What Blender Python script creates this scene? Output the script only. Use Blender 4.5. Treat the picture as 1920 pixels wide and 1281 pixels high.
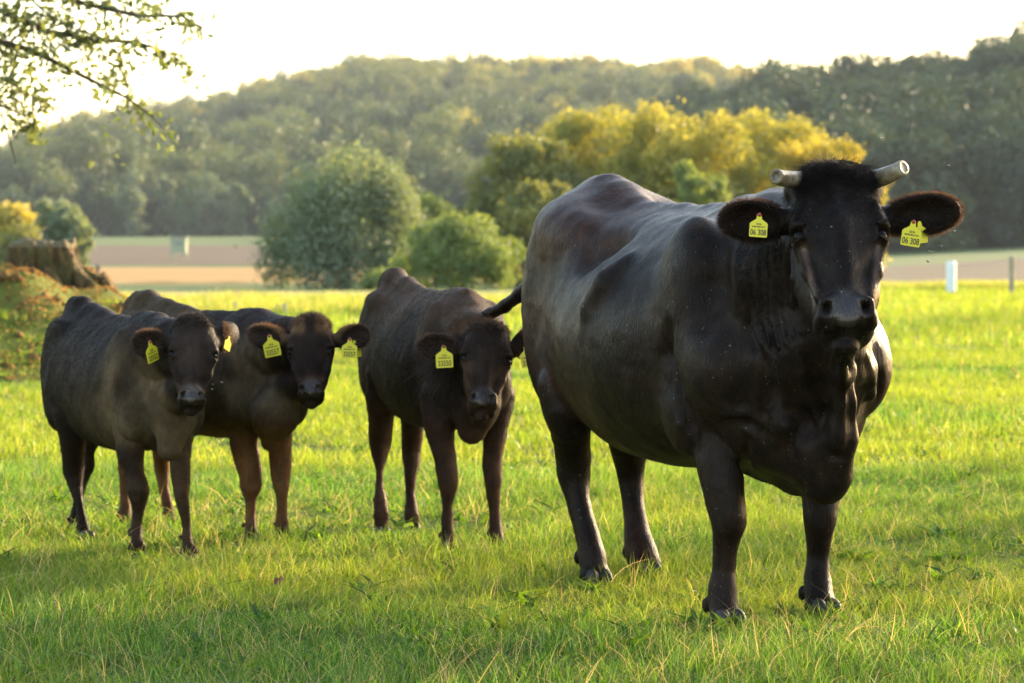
import bpy, math, random
import numpy as np
from mathutils import Vector, Matrix

for _o in list(bpy.data.objects):
    bpy.data.objects.remove(_o)
SC = bpy.context.scene
COL = SC.collection
RNG = np.random.default_rng(7)

# ------------------------------------------------------------------ camera
FPX = 6180.0                      # focal length in pixels of the 1920 px wide photograph
HCAM = 1.2
PITCH = math.atan((640.5 - 440.0) / FPX)
cam_data = bpy.data.cameras.new('camera')
cam = bpy.data.objects.new('camera', cam_data)
COL.objects.link(cam)
cam.location = (0, 0, HCAM)
cam.rotation_euler = (math.pi / 2 - PITCH, 0, 0)
cam_data.sensor_width = 36.0
cam_data.lens = FPX * 36.0 / 1920.0
cam_data.clip_start = 0.5
cam_data.clip_end = 6000
cam_data.dof.use_dof = True
cam_data.dof.focus_distance = 9.75
cam_data.dof.aperture_fstop = 7.0
SC.camera = cam

# ------------------------------------------------------------------ sky and sun
SUN_AZ = 42.0       # degrees to the right of the view direction
SUN_EL = 14.0
world = bpy.data.worlds.new('World')
SC.world = world
world.use_nodes = True
wn = world.node_tree.nodes
wl = world.node_tree.links
wn.clear()
w_out = wn.new('ShaderNodeOutputWorld')
w_bg = wn.new('ShaderNodeBackground')
w_sky = wn.new('ShaderNodeTexSky')
w_sky.sky_type = 'NISHITA'
w_sky.sun_disc = False
w_sky.sun_elevation = math.radians(SUN_EL)
w_sky.sun_rotation = math.radians(SUN_AZ)
w_sky.air_density = 1.0
w_sky.dust_density = 1.5
w_sky.ozone_density = 1.0
w_bg.inputs['Strength'].default_value = 0.15
wl.new(w_sky.outputs[0], w_bg.inputs['Color'])
wl.new(w_bg.outputs[0], w_out.inputs['Surface'])

sun_data = bpy.data.lights.new('sun', 'SUN')
sun_data.energy = 4.0
sun_data.angle = math.radians(0.5)
sun_data.color = (1.0, 0.80, 0.52)
sun = bpy.data.objects.new('sun', sun_data)
COL.objects.link(sun)
_az, _el = math.radians(SUN_AZ), math.radians(SUN_EL)
SUNV = Vector((math.sin(_az) * math.cos(_el), math.cos(_az) * math.cos(_el), math.sin(_el)))
sun.rotation_euler = SUNV.to_track_quat('Z', 'Y').to_euler()
sun.location = (20, 20, 30)

SC.view_settings.view_transform = 'Standard'
SC.view_settings.look = 'None'
SC.view_settings.gamma = 1.0
SC.view_settings.exposure = 2.15
SC.view_settings.use_curve_mapping = False
SC.view_settings.use_white_balance = True      # the camera's cloudy setting
SC.view_settings.white_balance_temperature = 6750
SC.view_settings.white_balance_tint = 10
SC.render.engine = 'CYCLES'
SC.cycles.max_bounces = 8
SC.cycles.transparent_max_bounces = 16
SC.cycles.use_denoising = True

# ------------------------------------------------------------------ helpers
_sp, _cp = math.sin(PITCH), math.cos(PITCH)
def at(px, py, Y):
    """the point at horizontal distance Y seen at pixel (px, py) of the photograph"""
    rx, ry, rz = px - 960.0, FPX, -(py - 640.5)
    dy = ry * _cp + rz * _sp
    dz = -ry * _sp + rz * _cp
    t = Y / dy
    return np.array([rx * t, Y, HCAM + dz * t])

def ground_at(px, py, z=0.0):
    rz = -(py - 640.5)
    dy = FPX * _cp + rz * _sp
    dz = -FPX * _sp + rz * _cp
    t = (z - HCAM) / dz
    return np.array([(px - 960.0) * t, dy * t, z])

def nrm(v):
    v = np.asarray(v, float)
    return v / np.linalg.norm(v)

def prop(o, label=None, cat=None, group=None, kind=None):
    if label: o['label'] = label
    if cat: o['category'] = cat
    if group: o['group'] = group
    if kind: o['kind'] = kind
    return o

def empty(name, loc, rotz=0.0):
    o = bpy.data.objects.new(name, None)
    o.location = tuple(loc)
    o.rotation_euler = (0, 0, rotz)
    o.empty_display_size = 0.2
    COL.objects.link(o)
    return o

def link(name, me, mat=None, parent=None, loc=None):
    o = bpy.data.objects.new(name, me)
    COL.objects.link(o)
    if mat is not None and len(me.materials) == 0:
        me.materials.append(mat)
    if parent is not None:
        o.parent = parent
    if loc is not None:
        o.location = tuple(loc)
    return o

def mesh_np(name, verts, faces, smooth=True, quads=None):
    """mesh from arrays; faces (n,3) or (n,4)"""
    me = bpy.data.meshes.new(name)
    verts = np.ascontiguousarray(verts, dtype=np.float32)
    faces = np.ascontiguousarray(faces, dtype=np.int32)
    k = faces.shape[1]
    me.vertices.add(len(verts))
    me.vertices.foreach_set('co', verts.ravel())
    me.loops.add(faces.size)
    me.loops.foreach_set('vertex_index', faces.ravel())
    me.polygons.add(len(faces))
    me.polygons.foreach_set('loop_start', np.arange(0, faces.size, k, dtype=np.int32))
    me.polygons.foreach_set('use_smooth', np.full(len(faces), smooth))
    me.update(calc_edges=True)
    return me

# ------------------------------------------------------------------ node helper
class Mat:
    def __init__(self, name):
        self.m = bpy.data.materials.new(name)
        self.m.use_nodes = True
        self.nt = self.m.node_tree
        self.nt.nodes.clear()
        self.out = self.n('ShaderNodeOutputMaterial')
    def n(self, t, **kw):
        nd = self.nt.nodes.new(t)
        for k, v in kw.items():
            setattr(nd, k, v)
        return nd
    def l(self, a, b):
        self.nt.links.new(a, b)
    def set(self, nd, **kw):
        for k, v in kw.items():
            key = k.replace('_', ' ')
            s = nd.inputs[key]
            if hasattr(v, 'is_output') or isinstance(v, bpy.types.NodeSocket):
                self.l(v, s)
            else:
                if isinstance(v, (tuple, list)) and len(v) == 3 and len(s.default_value) == 4:
                    v = (*v, 1.0)
                s.default_value = v
        return nd
    def coord(self, kind='Object'):
        return self.n('ShaderNodeTexCoord').outputs[kind]
    def noise(self, vec, scale, detail=3.0, rough=0.55, stretch=None):
        if stretch is not None:
            mp = self.n('ShaderNodeMapping')
            mp.inputs['Scale'].default_value = stretch
            self.l(vec, mp.inputs['Vector'])
            vec = mp.outputs[0]
        t = self.n('ShaderNodeTexNoise')
        t.inputs['Scale'].default_value = scale
        t.inputs['Detail'].default_value = detail
        t.inputs['Roughness'].default_value = rough
        self.l(vec, t.inputs['Vector'])
        return t.outputs['Fac']
    def ramp(self, fac, stops, interp='LINEAR'):
        r = self.n('ShaderNodeValToRGB')
        r.color_ramp.interpolation = interp
        els = r.color_ramp.elements
        while len(els) < len(stops):
            els.new(0.5)
        for e, (p, c) in zip(els, stops):
            e.position = p
            if not isinstance(c, (tuple, list)):
                c = (c, c, c)
            e.color = (*c, 1.0)
        self.l(fac, r.inputs['Fac'])
        return r.outputs['Color']
    def mix(self, fac, a, b, mode='MIX'):
        m = self.n('ShaderNodeMix', data_type='RGBA', blend_type=mode)
        ins = [i for i in m.inputs if i.enabled] if False else m.inputs
        def put(s, v):
            if isinstance(v, bpy.types.NodeSocket):
                self.l(v, s)
            elif isinstance(v, (int, float)):
                s.default_value = v if s.type == 'VALUE' else (v, v, v, 1)
            else:
                s.default_value = (*v, 1.0)
        put(m.inputs[0], fac); put(m.inputs[6], a); put(m.inputs[7], b)
        return m.outputs[2]
    def math(self, op, a, b=None, clamp=False):
        m = self.n('ShaderNodeMath', operation=op)
        m.use_clamp = clamp
        for i, v in enumerate((a, b)):
            if v is None: continue
            if isinstance(v, bpy.types.NodeSocket): self.l(v, m.inputs[i])
            else: m.inputs[i].default_value = v
        return m.outputs[0]
    def bump(self, height, strength=0.5, dist=0.01, normal=None):
        b = self.n('ShaderNodeBump')
        b.inputs['Strength'].default_value = strength
        b.inputs['Distance'].default_value = dist
        self.l(height, b.inputs['Height'])
        if normal is not None: self.l(normal, b.inputs['Normal'])
        return b.outputs[0]
    def attr(self, name, atype='GEOMETRY'):
        a = self.n('ShaderNodeAttribute', attribute_name=name, attribute_type=atype)
        return a
    def pbr(self, **kw):
        p = self.n('ShaderNodeBsdfPrincipled')
        self.set(p, **kw)
        self.l(p.outputs[0], self.out.inputs['Surface'])
        return p
# ------------------------------------------------------------------ implicit surfaces
# A body is one closed surface: primitives blended smoothly into one distance field,
# then meshed by surface nets.
def smin(a, b, k):
    h = np.maximum(k - np.abs(a - b), 0.0) / k
    return np.minimum(a, b) - h * h * h * k * (1.0 / 6.0)

class Field:
    def __init__(self):
        self.ops = []
    def add(self, fn, lo, hi, k, carve=False):
        self.ops.append((fn, np.asarray(lo, float), np.asarray(hi, float), k, carve))
    def cap(self, a, b, ra, rb, k=0.04, carve=False):
        a = np.asarray(a, float); b = np.asarray(b, float)
        ab = b - a; L2 = float(ab @ ab) + 1e-12
        def fn(p):
            q = p - a
            t = np.clip((q @ ab) / L2, 0, 1)
            d = q - t[:, None] * ab
            return np.sqrt(np.einsum('ij,ij->i', d, d)) - (ra + (rb - ra) * t)
        r = max(ra, rb)
        self.add(fn, np.minimum(a, b) - r, np.maximum(a, b) + r, k, carve)
    def chain(self, pts, rs, k=0.03, carve=False):
        for i in range(len(pts) - 1):
            self.cap(pts[i], pts[i + 1], rs[i], rs[i + 1], k, carve)
    def ell(self, c, rad, R=None, k=0.05, carve=False):
        """R rows are the ellipsoid's axes"""
        c = np.asarray(c, float); rad = np.asarray(rad, float)
        R = np.eye(3) if R is None else np.asarray(R, float)
        def fn(p):
            q = (p - c) @ R.T
            k0 = np.sqrt(((q / rad) ** 2).sum(1)) + 1e-9
            k1 = np.sqrt(((q / rad ** 2) ** 2).sum(1)) + 1e-9
            return k0 * (k0 - 1.0) / k1
        m = rad.max()
        e = np.sqrt(((R * rad[:, None]) ** 2).sum(0))
        self.add(fn, c - e, c + e, k, carve)
    def loft(self, o, R, secs, k=0.05, lateral=0, ntop=2.0, nbot=2.0):
        """secs: rows of (u, half width, top, bottom); u along R[0], width along R[1], top/bottom along R[2]"""
        o = np.asarray(o, float); R = np.asarray(R, float)
        S = np.asarray(secs, float)
        order = np.argsort(S[:, 0]); S = S[order]
        uf = np.linspace(S[0, 0], S[-1, 0], 160)
        def sm(col):
            y = np.interp(uf, S[:, 0], S[:, col])
            ker = np.hanning(17); ker /= ker.sum()
            yp = np.concatenate([np.full(8, y[0]), y, np.full(8, y[-1])])
            return np.convolve(yp, ker, 'valid')
        W, T, B = sm(1), sm(2), sm(3)
        u0, u1 = S[0, 0], S[-1, 0]
        def fn(p):
            q = (p - o) @ R.T
            u = q[:, 0]
            w = np.interp(u, uf, W); t = np.interp(u, uf, T); b = np.interp(u, uf, B)
            c = 0.5 * (t + b); h = 0.5 * (t - b)
            zz = q[:, 2] - c
            n = np.where(zz > 0, ntop, nbot)
            ay = np.abs(q[:, 1]) / w + 1e-6; az = np.abs(zz) / h + 1e-6
            m = (ay ** n + az ** n) ** (1.0 / n)
            r = np.sqrt(q[:, 1] ** 2 + zz ** 2) + 1e-9
            # gradient-corrected distance in the plane
            gy = (ay ** (n - 1)) / w; gz = (az ** (n - 1)) / h
            g = np.sqrt(gy ** 2 + gz ** 2) * m ** (1 - n) + 1e-6
            d = (m - 1.0) / g
            d = np.clip(d, -0.5, 0.5)
            du = np.maximum(u0 - u, u - u1)
            return np.where(du > 0, np.sqrt(np.maximum(d, 0) ** 2 + du ** 2), np.maximum(d, du))
        cs = []
        for u, w, t, b in S:
            for sy in (-1, 1):
                for z in (t, b):
                    cs.append(o + u * R[0] + sy * w * R[1] + z * R[2])
        cs = np.array(cs)
        self.add(fn, cs.min(0), cs.max(0), k)
    def eval(self, p, far=0.25):
        f = np.full(len(p), far, dtype=np.float64)
        for fn, lo, hi, k, carve in self.ops:
            m = k + 0.06
            idx = np.nonzero(((p > lo - m) & (p < hi + m)).all(1))[0]
            if len(idx) == 0: continue
            d = fn(p[idx])
            if carve:
                f[idx] = -smin(-f[idx], d, k)
            else:
                f[idx] = smin(f[idx], d, k)
        return f
    def surf(self, px, py, y0, y1):
        """first point of the surface met at a photo pixel between depths y0 and y1"""
        ys = np.arange(y0, y1, .006)
        p = np.array([at(px, py, y) for y in ys])
        v = self.eval(p)
        i = np.nonzero(v < 0)[0]
        return p[i[0]] if len(i) else None
    def groove(self, pts, r, y0, y1, lift=.4, k=.03, ridge=False, taper=True):
        """a crease (or a raised fold) following photo pixels over the present surface"""
        P = [self.surf(x, y, y0, y1) for x, y in pts]
        P = [q for q in P if q is not None]
        n = len(P)
        if n < 2: return
        off = r * lift
        P = [q + np.array([0, off if ridge else -off, 0]) for q in P]
        rs = [r * (.45 + .55 * math.sin(math.pi * (i + .4) / (n - .2))) if taper else r for i in range(n)]
        self.chain(P, rs, k=k, carve=not ridge)
    def mesh(self, h, post=None, pad=0.05):
        lo = np.min([o[1] for o in self.ops if not o[4]], 0) - pad
        hi = np.max([o[2] for o in self.ops if not o[4]], 0) + pad
        B = 8
        nb = np.ceil((hi - lo) / (h * B)).astype(int) + 1
        n = nb * B + 1
        H = h * B
        g = [lo[i] + (np.arange(nb[i]) + 0.5) * H for i in range(3)]
        C = np.stack(np.meshgrid(*g, indexing='ij'), -1).reshape(-1, 3)
        fc = self.eval(C).reshape(nb)
        act = np.abs(fc) < H * 1.15
        F = np.where(np.repeat(np.repeat(np.repeat(fc, B, 0), B, 1), B, 2) > 0, 1.0, -1.0).astype(np.float32)
        F = np.pad(F, ((0, 1), (0, 1), (0, 1)), mode='edge')
        bi = np.argwhere(act)
        loc = np.stack(np.meshgrid(*[np.arange(B + 1)] * 3, indexing='ij'), -1).reshape(-1, 3)
        keep = np.zeros(F.shape, bool)
        for s in range(0, len(bi), 4000):
            ii = (bi[s:s + 4000, None, :] * B + loc[None]).reshape(-1, 3)
            keep[ii[:, 0], ii[:, 1], ii[:, 2]] = True
        ii = np.argwhere(keep)
        for s in range(0, len(ii), 1500000):
            q = ii[s:s + 1500000]
            p = lo + q * h
            v = self.eval(p)
            if post is not None:
                v = post(p, v)
            F[q[:, 0], q[:, 1], q[:, 2]] = v
        # surface nets
        S = F < 0
        c = np.zeros(tuple(np.array(F.shape) - 1), np.uint8)
        for dx in (0, 1):
            for dy in (0, 1):
                for dz in (0, 1):
                    c += S[dx:dx + c.shape[0], dy:dy + c.shape[1], dz:dz + c.shape[2]]
        cells = np.argwhere((c > 0) & (c < 8))
        vid = np.full(c.shape, -1, np.int32)
        vid[cells[:, 0], cells[:, 1], cells[:, 2]] = np.arange(len(cells))
        acc = np.zeros((len(cells), 3)); cnt = np.zeros(len(cells))
        corners = [(x, y, z) for x in (0, 1) for y in (0, 1) for z in (0, 1)]
        for a in corners:
            for ax in range(3):
                if a[ax] == 1: continue
                b = list(a); b[ax] = 1
                fa = F[cells[:, 0] + a[0], cells[:, 1] + a[1], cells[:, 2] + a[2]].astype(float)
                fb = F[cells[:, 0] + b[0], cells[:, 1] + b[1], cells[:, 2] + b[2]].astype(float)
                mk = (fa < 0) != (fb < 0)
                t = fa / np.where(mk, fa - fb, 1.0)
                pt = np.zeros((len(cells), 3)); pt[:] = a
                pt[:, ax] += t
                acc[mk] += pt[mk]; cnt[mk] += 1
        V = lo + h * (cells + acc / cnt[:, None])
        faces = []
        for ax in range(3):
            o1, o2 = [(1, 2), (2, 0), (0, 1)][ax]
            sl0 = [slice(None)] * 3; sl1 = [slice(None)] * 3
            sl0[ax] = slice(0, -1); sl1[ax] = slice(1, None)
            A = S[tuple(sl0)]; Bq = S[tuple(sl1)]
            e = np.argwhere(A != Bq)
            ok = (e[:, o1] > 0) & (e[:, o2] > 0) & (e[:, o1] < c.shape[o1]) & (e[:, o2] < c.shape[o2])
            e = e[ok]
            inside = A[e[:, 0], e[:, 1], e[:, 2]]
            def at_(d1, d2):
                q = e.copy(); q[:, o1] -= d1; q[:, o2] -= d2
                return vid[q[:, 0], q[:, 1], q[:, 2]]
            f4 = np.stack([at_(1, 1), at_(0, 1), at_(0, 0), at_(1, 0)], 1)
            f4[~inside] = f4[~inside][:, ::-1]
            faces.append(f4)
        Fc = np.concatenate(faces)
        Fc = Fc[(Fc >= 0).all(1)]
        return V, Fc

def relax(V, F, it=2, lam=0.5):
    for _ in range(it):
        acc = np.zeros_like(V); cnt = np.zeros(len(V))
        for a, b in ((0, 1), (1, 2), (2, 3), (3, 0)):
            for i, j in ((a, b), (b, a)):
                for d in range(3):
                    acc[:, d] += np.bincount(F[:, i], V[F[:, j], d], len(V))
                cnt += np.bincount(F[:, i], minlength=len(V))
        V = V + lam * (acc / np.maximum(cnt, 1)[:, None] - V)
    return V

def vnoise(p, scale, seed=0):
    """cheap smooth pseudo-noise in about -1..1"""
    r = np.random.default_rng(seed)
    out = np.zeros(len(p))
    for k in range(6):
        d = r.normal(size=3); d /= np.linalg.norm(d)
        fr = scale * (0.6 + 0.9 * r.random())
        ph = r.random() * 6.28
        d2 = r.normal(size=3)
        out += np.sin((p @ d) * fr + ph + 1.3 * np.sin((p @ d2) * fr * 0.45 + ph))
    return out / 3.2
# ------------------------------------------------------------------ cattle
def rot_head(yaw, tilt, roll):
    """rows: U up the face, X towards the animal's left, N out of the face. yaw>0 turns to the image right"""
    y, t, r = math.radians(yaw), math.radians(tilt), math.radians(roll)
    N = Vector((0, -math.cos(t), math.sin(t)))
    U = Vector((0, math.sin(t), math.cos(t)))
    X = Vector((1, 0, 0))
    M = Matrix.Rotation(y, 3, 'Z') @ Matrix.Rotation(r, 3, 'Y')
    return np.array([list(M @ U), list(M @ X), list(M @ N)])

HEAD_FACE = [  # u, half width, front, back   (metres for the grown cow)
    (.262, .050, -.010, -.10), (.244, .098, .015, -.14), (.20, .120, .048, -.16), (.13, .128, .072, -.17),
    (.07, .122, .088, -.17), (.0, .119, .092, -.15), (-.06, .102, .090, -.13), (-.12, .080, .086, -.10),
    (-.17, .073, .084, -.09), (-.22, .078, .086, -.09), (-.255, .088, .080, -.09), (-.282, .091, .066, -.09),
    (-.301, .086, .046, -.085), (-.313, .066, .018, -.07)]
HEAD_JAW = [
    (.06, .080, -.05, -.19), (.02, .108, -.02, -.24), (-.05, .125, .0, -.26), (-.10, .126, .01, -.25),
    (-.15, .116, .012, -.22), (-.20, .098, .014, -.18), (-.25, .070, .014, -.14), (-.30, .048, .004, -.105), (-.340, .034, -.010, -.08), (-.364, .018, -.035, -.065)]

def head(F, C, R, s, calf=False):
    U, X, N = R
    mf = .86 if calf else 1.0
    def P(x, u, n):
        if u < -.2: x = x * mf
        return C + s * (x * X + u * U + n * N)
    Rl = np.array([U, X, N])
    face = np.array(HEAD_FACE); jaw = np.array(HEAD_JAW)
    if calf:
        face = face.copy(); jaw = jaw.copy()
        up = face[:, 0] > 0
        face[up, 1] *= 1.04
        face[(face[:, 0] > .04), 2] += .018
        face[(face[:, 0] > .15), 1] *= .90
        jaw[:, 1] *= .93
        face[face[:, 0] < -.15, 1] *= .90
        jaw[jaw[:, 0] < -.08, 1] *= .86
        jaw[jaw[:, 0] < -.3, 0] += .022
    F.loft(C, Rl, face * s, k=.03 * s, ntop=2.6, nbot=2.4)
    F.loft(C, Rl, jaw * s, k=.05 * s, ntop=2.2, nbot=2.0)
    # flat nasal bridge, brow ridges, cheek ridges
    F.chain([P(0, .02, .075), P(0, -.12, .072), P(0, -.2, .066)], [.034 * s, .030 * s, .036 * s], k=.04 * s)
    for q in (-1, 1):
        F.chain([P(q * .095, .085, .040), P(q * .116, .035, .036), P(q * .118, .010, .022)], [.030 * s, .026 * s, .022 * s], k=.03 * s)
        F.ell(P(q * .112, 0, .030), (.038 * s, .038 * s, .036 * s), k=.03 * s)
        F.chain([P(q * .114, -.04, .02), P(q * .098, -.12, .035), P(q * .074, -.20, .045)], [.018 * s, .016 * s, .014 * s], k=.035 * s)
        # hollow between the brow and the bridge, and along the side of the nose
        F.ell(P(q * .078, -.045, .112), (.018 * s, .050 * s, .024 * s), Rl[[1, 0, 2]], k=.05 * s, carve=True)
        # eye opening
        F.ell(P(q * .137, -.002, .052), (.032 * s, .0225 * s, .029 * s), np.array([nrm(N + q * .25 * X), U, X]), k=.010 * s, carve=True)
        F.chain([P(q * .104, .020, .078), P(q * .126, .026, .064), P(q * .144, .018, .042)], [.006 * s, .0085 * s, .006 * s], k=.012 * s)
        F.chain([P(q * .112, -.020, .072), P(q * .132, -.026, .052)], [.006 * s, .007 * s], k=.012 * s)
        # nostril wing and nostril
        F.chain([P(q * .036, -.225, .084), P(q * .060, -.240, .082), P(q * .068, -.275, .070)], [.015 * s, .018 * s, .018 * s], k=.02 * s)
        F.chain([P(q * .058, -.240, .116), P(q * .054, -.266, .104), P(q * .038, -.286, .094), P(q * .056, -.292, .088)], [.014 * s, .0235 * s, .017 * s, .009 * s], k=.006 * s, carve=True)
        F.cap(P(q * .052, -.262, .104), P(q * .046, -.250, .050), .022 * s, .013 * s, k=.006 * s, carve=True)
        # upper lip
        F.ell(P(q * .052, -.280, .042), (.042 * s, .027 * s, .036 * s), k=.025 * s)
    # muzzle pad
    F.ell(P(0, -.262, .074), (.046 * s, .052 * s, .026 * s), Rl[[1, 0, 2]], k=.02 * s)
    # mouth line and chin
    if calf:
        F.ell(P(0, -.334, -.005), (.038 * s, .022 * s, .030 * s), Rl[[1, 0, 2]], k=.03 * s)
    else:
        F.ell(P(0, -.336, -.012), (.040 * s, .028 * s, .032 * s), Rl[[1, 0, 2]], k=.03 * s)
    F.chain([P(-.098, -.296, -.015), P(-.080, -.313, .020), P(-.044, -.321, .038), P(.044, -.321, .038), P(.080, -.313, .020), P(.098, -.296, -.015)],
            [.004 * s, .008 * s, .010 * s, .010 * s, .008 * s, .004 * s], k=.007 * s, carve=True)
    if calf:
        F.ell(P(0, .18, .0), (.10 * s, .075 * s, .085 * s), Rl[[1, 0, 2]], k=.04 * s)
    else:
        F.ell(P(0, .215, -.03), (.11 * s, .052 * s, .08 * s), Rl[[1, 0, 2]], k=.04 * s)
        for q in (-1, 1):
            F.cap(P(q * .085, .185, -.04), P(q * .112, .196, -.05), .045 * s, .036 * s, k=.04 * s)

def ear(F, base, tip, up, face_dir, wid, k=.02, root=.03, cup=1.0):
    """a cupped leaf: long axis base->tip, opening towards face_dir"""
    base = np.asarray(base); tip = np.asarray(tip)
    A = nrm(tip - base); L = np.linalg.norm(tip - base)
    Nn = np.asarray(face_dir, float); Nn = nrm(Nn - (Nn @ A) * A)
    Bv = np.cross(Nn, A); Bv = Bv * (1 if Bv @ np.asarray(up) > 0 else -1)
    R = np.array([A, Bv, Nn])
    F.ell(base + A * L * .58, (L * .44, wid * .5, wid * .27), R, k=.012)
    F.cap(base - A * .02, base + A * L * .36, root, root * 1.05, k=.03)
    if cup > 0:
        F.ell(base + A * L * .60 + Nn * wid * .20, (L * .36, wid * .395, wid * .25 * cup), R, k=.012, carve=True)
        F.chain([base + A * L * .30 + Nn * wid * .22 - Bv * wid * .10, base + A * L * .55 + Nn * wid * .16 - Bv * wid * .06],
                [wid * .08, wid * .20], k=.012, carve=True)
    return R

def leg_px(F, rows, Y, k=.025, thin=1.0, knee=0):
    """rows: (py, x left, x right, extra depth) as the leg is seen, Y the depth of the foot"""
    pts, rs = [], []
    for py, xl, xr, dy in rows:
        yy = Y + dy
        pts.append(at((xl + xr) / 2, py, yy)); rs.append(max((xr - xl) / 2 * yy / FPX * thin, .012))
    md = sorted(rs)[len(rs) // 2]
    if knee:
        rs = [q * min(1.08, max(.84, (q / md) ** knee)) for q in rs]
    n = len(pts)
    A = np.array([list(p) + [q] for p, q in zip(pts, rs)])
    u = np.linspace(0, n - 1, (n - 1) * 5 + 1)
    S = np.stack([np.interp(u, np.arange(n), A[:, i]) for i in range(4)], 1)
    ker = np.hanning(5); ker /= ker.sum()
    Sp = np.concatenate([np.repeat(S[:1], 2, 0), S, np.repeat(S[-1:], 2, 0)])
    S = np.stack([np.convolve(Sp[:, i], ker, 'valid') for i in range(4)], 1)[::2]
    if pts[-1][2] > .045:
        e = S[-1].copy(); e[2] = .04; S = np.concatenate([S, e[None]])
    F.chain([q[:3] for q in S], [q[3] for q in S], k * .4)
    return pts, rs

def hoof_mesh(s):
    """a pair of claws, pointing along -Y, standing on z = 0"""
    F = Field()
    for q in (-1, 1):
        F.ell((q * .030 * s, -.012 * s, .022 * s), (.028 * s, .058 * s, .046 * s), k=.01 * s)
    F.ell((0, .02 * s, .035 * s), (.045 * s, .04 * s, .035 * s), k=.02 * s)
    F.ell((0, -.08 * s, .02 * s), (.004 * s, .045 * s, .08 * s), k=.008 * s, carve=True)
    V, Fc = F.mesh(.006 * s)
    V[:, 2] = np.maximum(V[:, 2], .001)
    return V, Fc

def normals(V, Fc):
    a, b, c, d = (V[Fc[:, i]] for i in range(4))
    n = np.cross(c - a, d - b)
    N = np.zeros_like(V)
    for i in range(4):
        for k in range(3):
            N[:, k] += np.bincount(Fc[:, i], n[:, k], len(V))
    return N / (np.linalg.norm(N, axis=1, keepdims=True) + 1e-12)

# ---- coat materials
def coat_material(name, rough, sheen, bumpy, spec=.4, dusty=.0):
    M = Mat(name)
    tone = M.attr('tone').outputs['Color']
    co = M.coord('Object')
    n1 = M.noise(co, 9.0, 4.0, .6)
    n2 = M.noise(co, 160.0, 3.0, .6, (1.0, 1.0, .22))
    n3 = M.noise(co, 42.0, 3.0, .6)
    col = M.mix(M.math('MULTIPLY', n2, .9), tone, M.mix(1.0, tone, (1.9, 1.75, 1.6), 'MULTIPLY'))
    col = M.mix(M.ramp(n1, [(.35, 0), (.7, 1)]), col, M.mix(1.0, col, (.60, .52, .46), 'MULTIPLY'))
    n4 = M.noise(co, 420.0, 2.0, .7)
    n5 = M.noise(co, 26.0, 4.0, .65, (1.0, 1.0, .5))
    col = M.mix(M.ramp(n5, [(.42, 0), (.68, .75)]), col, M.mix(1.0, col, (2.4, 1.9, 1.6) if dusty else (1.7, 1.55, 1.45), 'MULTIPLY'))
    sp = M.noise(co, 115.0, 1.0, .3)
    dust = M.math('MULTIPLY', M.ramp(sp, [(.76, 0), (.80, 1)]), dusty)
    col = M.mix(M.ramp(n4, [(.45, 0), (.75, 1)]), col, M.mix(1.0, col, (2.2, 1.9, 1.7), 'MULTIPLY'))
    col = M.mix(dust, col, (.22, .19, .15))
    wet = M.attr('wet').outputs['Fac']
    rg = M.math('ADD', M.math('MULTIPLY', M.math('ADD', M.math('ADD', n3, n1), n2), .24), rough - .36)
    rg = M.mix(wet, rg, .16)
    b1 = M.bump(n2, bumpy, .004)
    b2 = M.bump(n3, .22, .006, b1)
    M.pbr(Base_Color=col, Roughness=rg, Specular_IOR_Level=M.mix(wet, spec, .55), Normal=b2, Specular_Tint=(1.0, .86, .78),
          Sheen_Weight=sheen, Sheen_Roughness=.45, Sheen_Tint=(.55, .5, .48))
    return M.m

M_COAT = coat_material('cow_coat', .42, 0, .9, .11, .8)
M_CALF = coat_material('calf_coat', .58, 0, .9, .05)

def fur_material(name, rough=.45, through=0):
    M = Mat(name)
    tone = M.attr('tone').outputs['Color']
    rnd = M.n('ShaderNodeHairInfo').outputs['Random']
    col = M.mix(rnd, M.mix(1.0, tone, (.7, .7, .7), 'MULTIPLY'), M.mix(1.0, tone, (1.8, 1.6, 1.45), 'MULTIPLY'))
    p = M.pbr(Base_Color=col, Roughness=rough, Specular_IOR_Level=.12, Specular_Tint=(1.0, .86, .78))
    if through:
        t = M.n('ShaderNodeBsdfTranslucent'); M.l(M.mix(1.0, col, (3.0, 2.4, 1.8), 'MULTIPLY'), t.inputs['Color'])
        mx = M.n('ShaderNodeMixShader'); mx.inputs[0].default_value = through
        M.l(p.outputs[0], mx.inputs[1]); M.l(t.outputs[0], mx.inputs[2]); M.l(mx.outputs[0], M.out.inputs['Surface'])
    return M.m
M_FUR = fur_material('hair')
M_FUR2 = fur_material('fine_hair', .5, .5)

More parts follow.
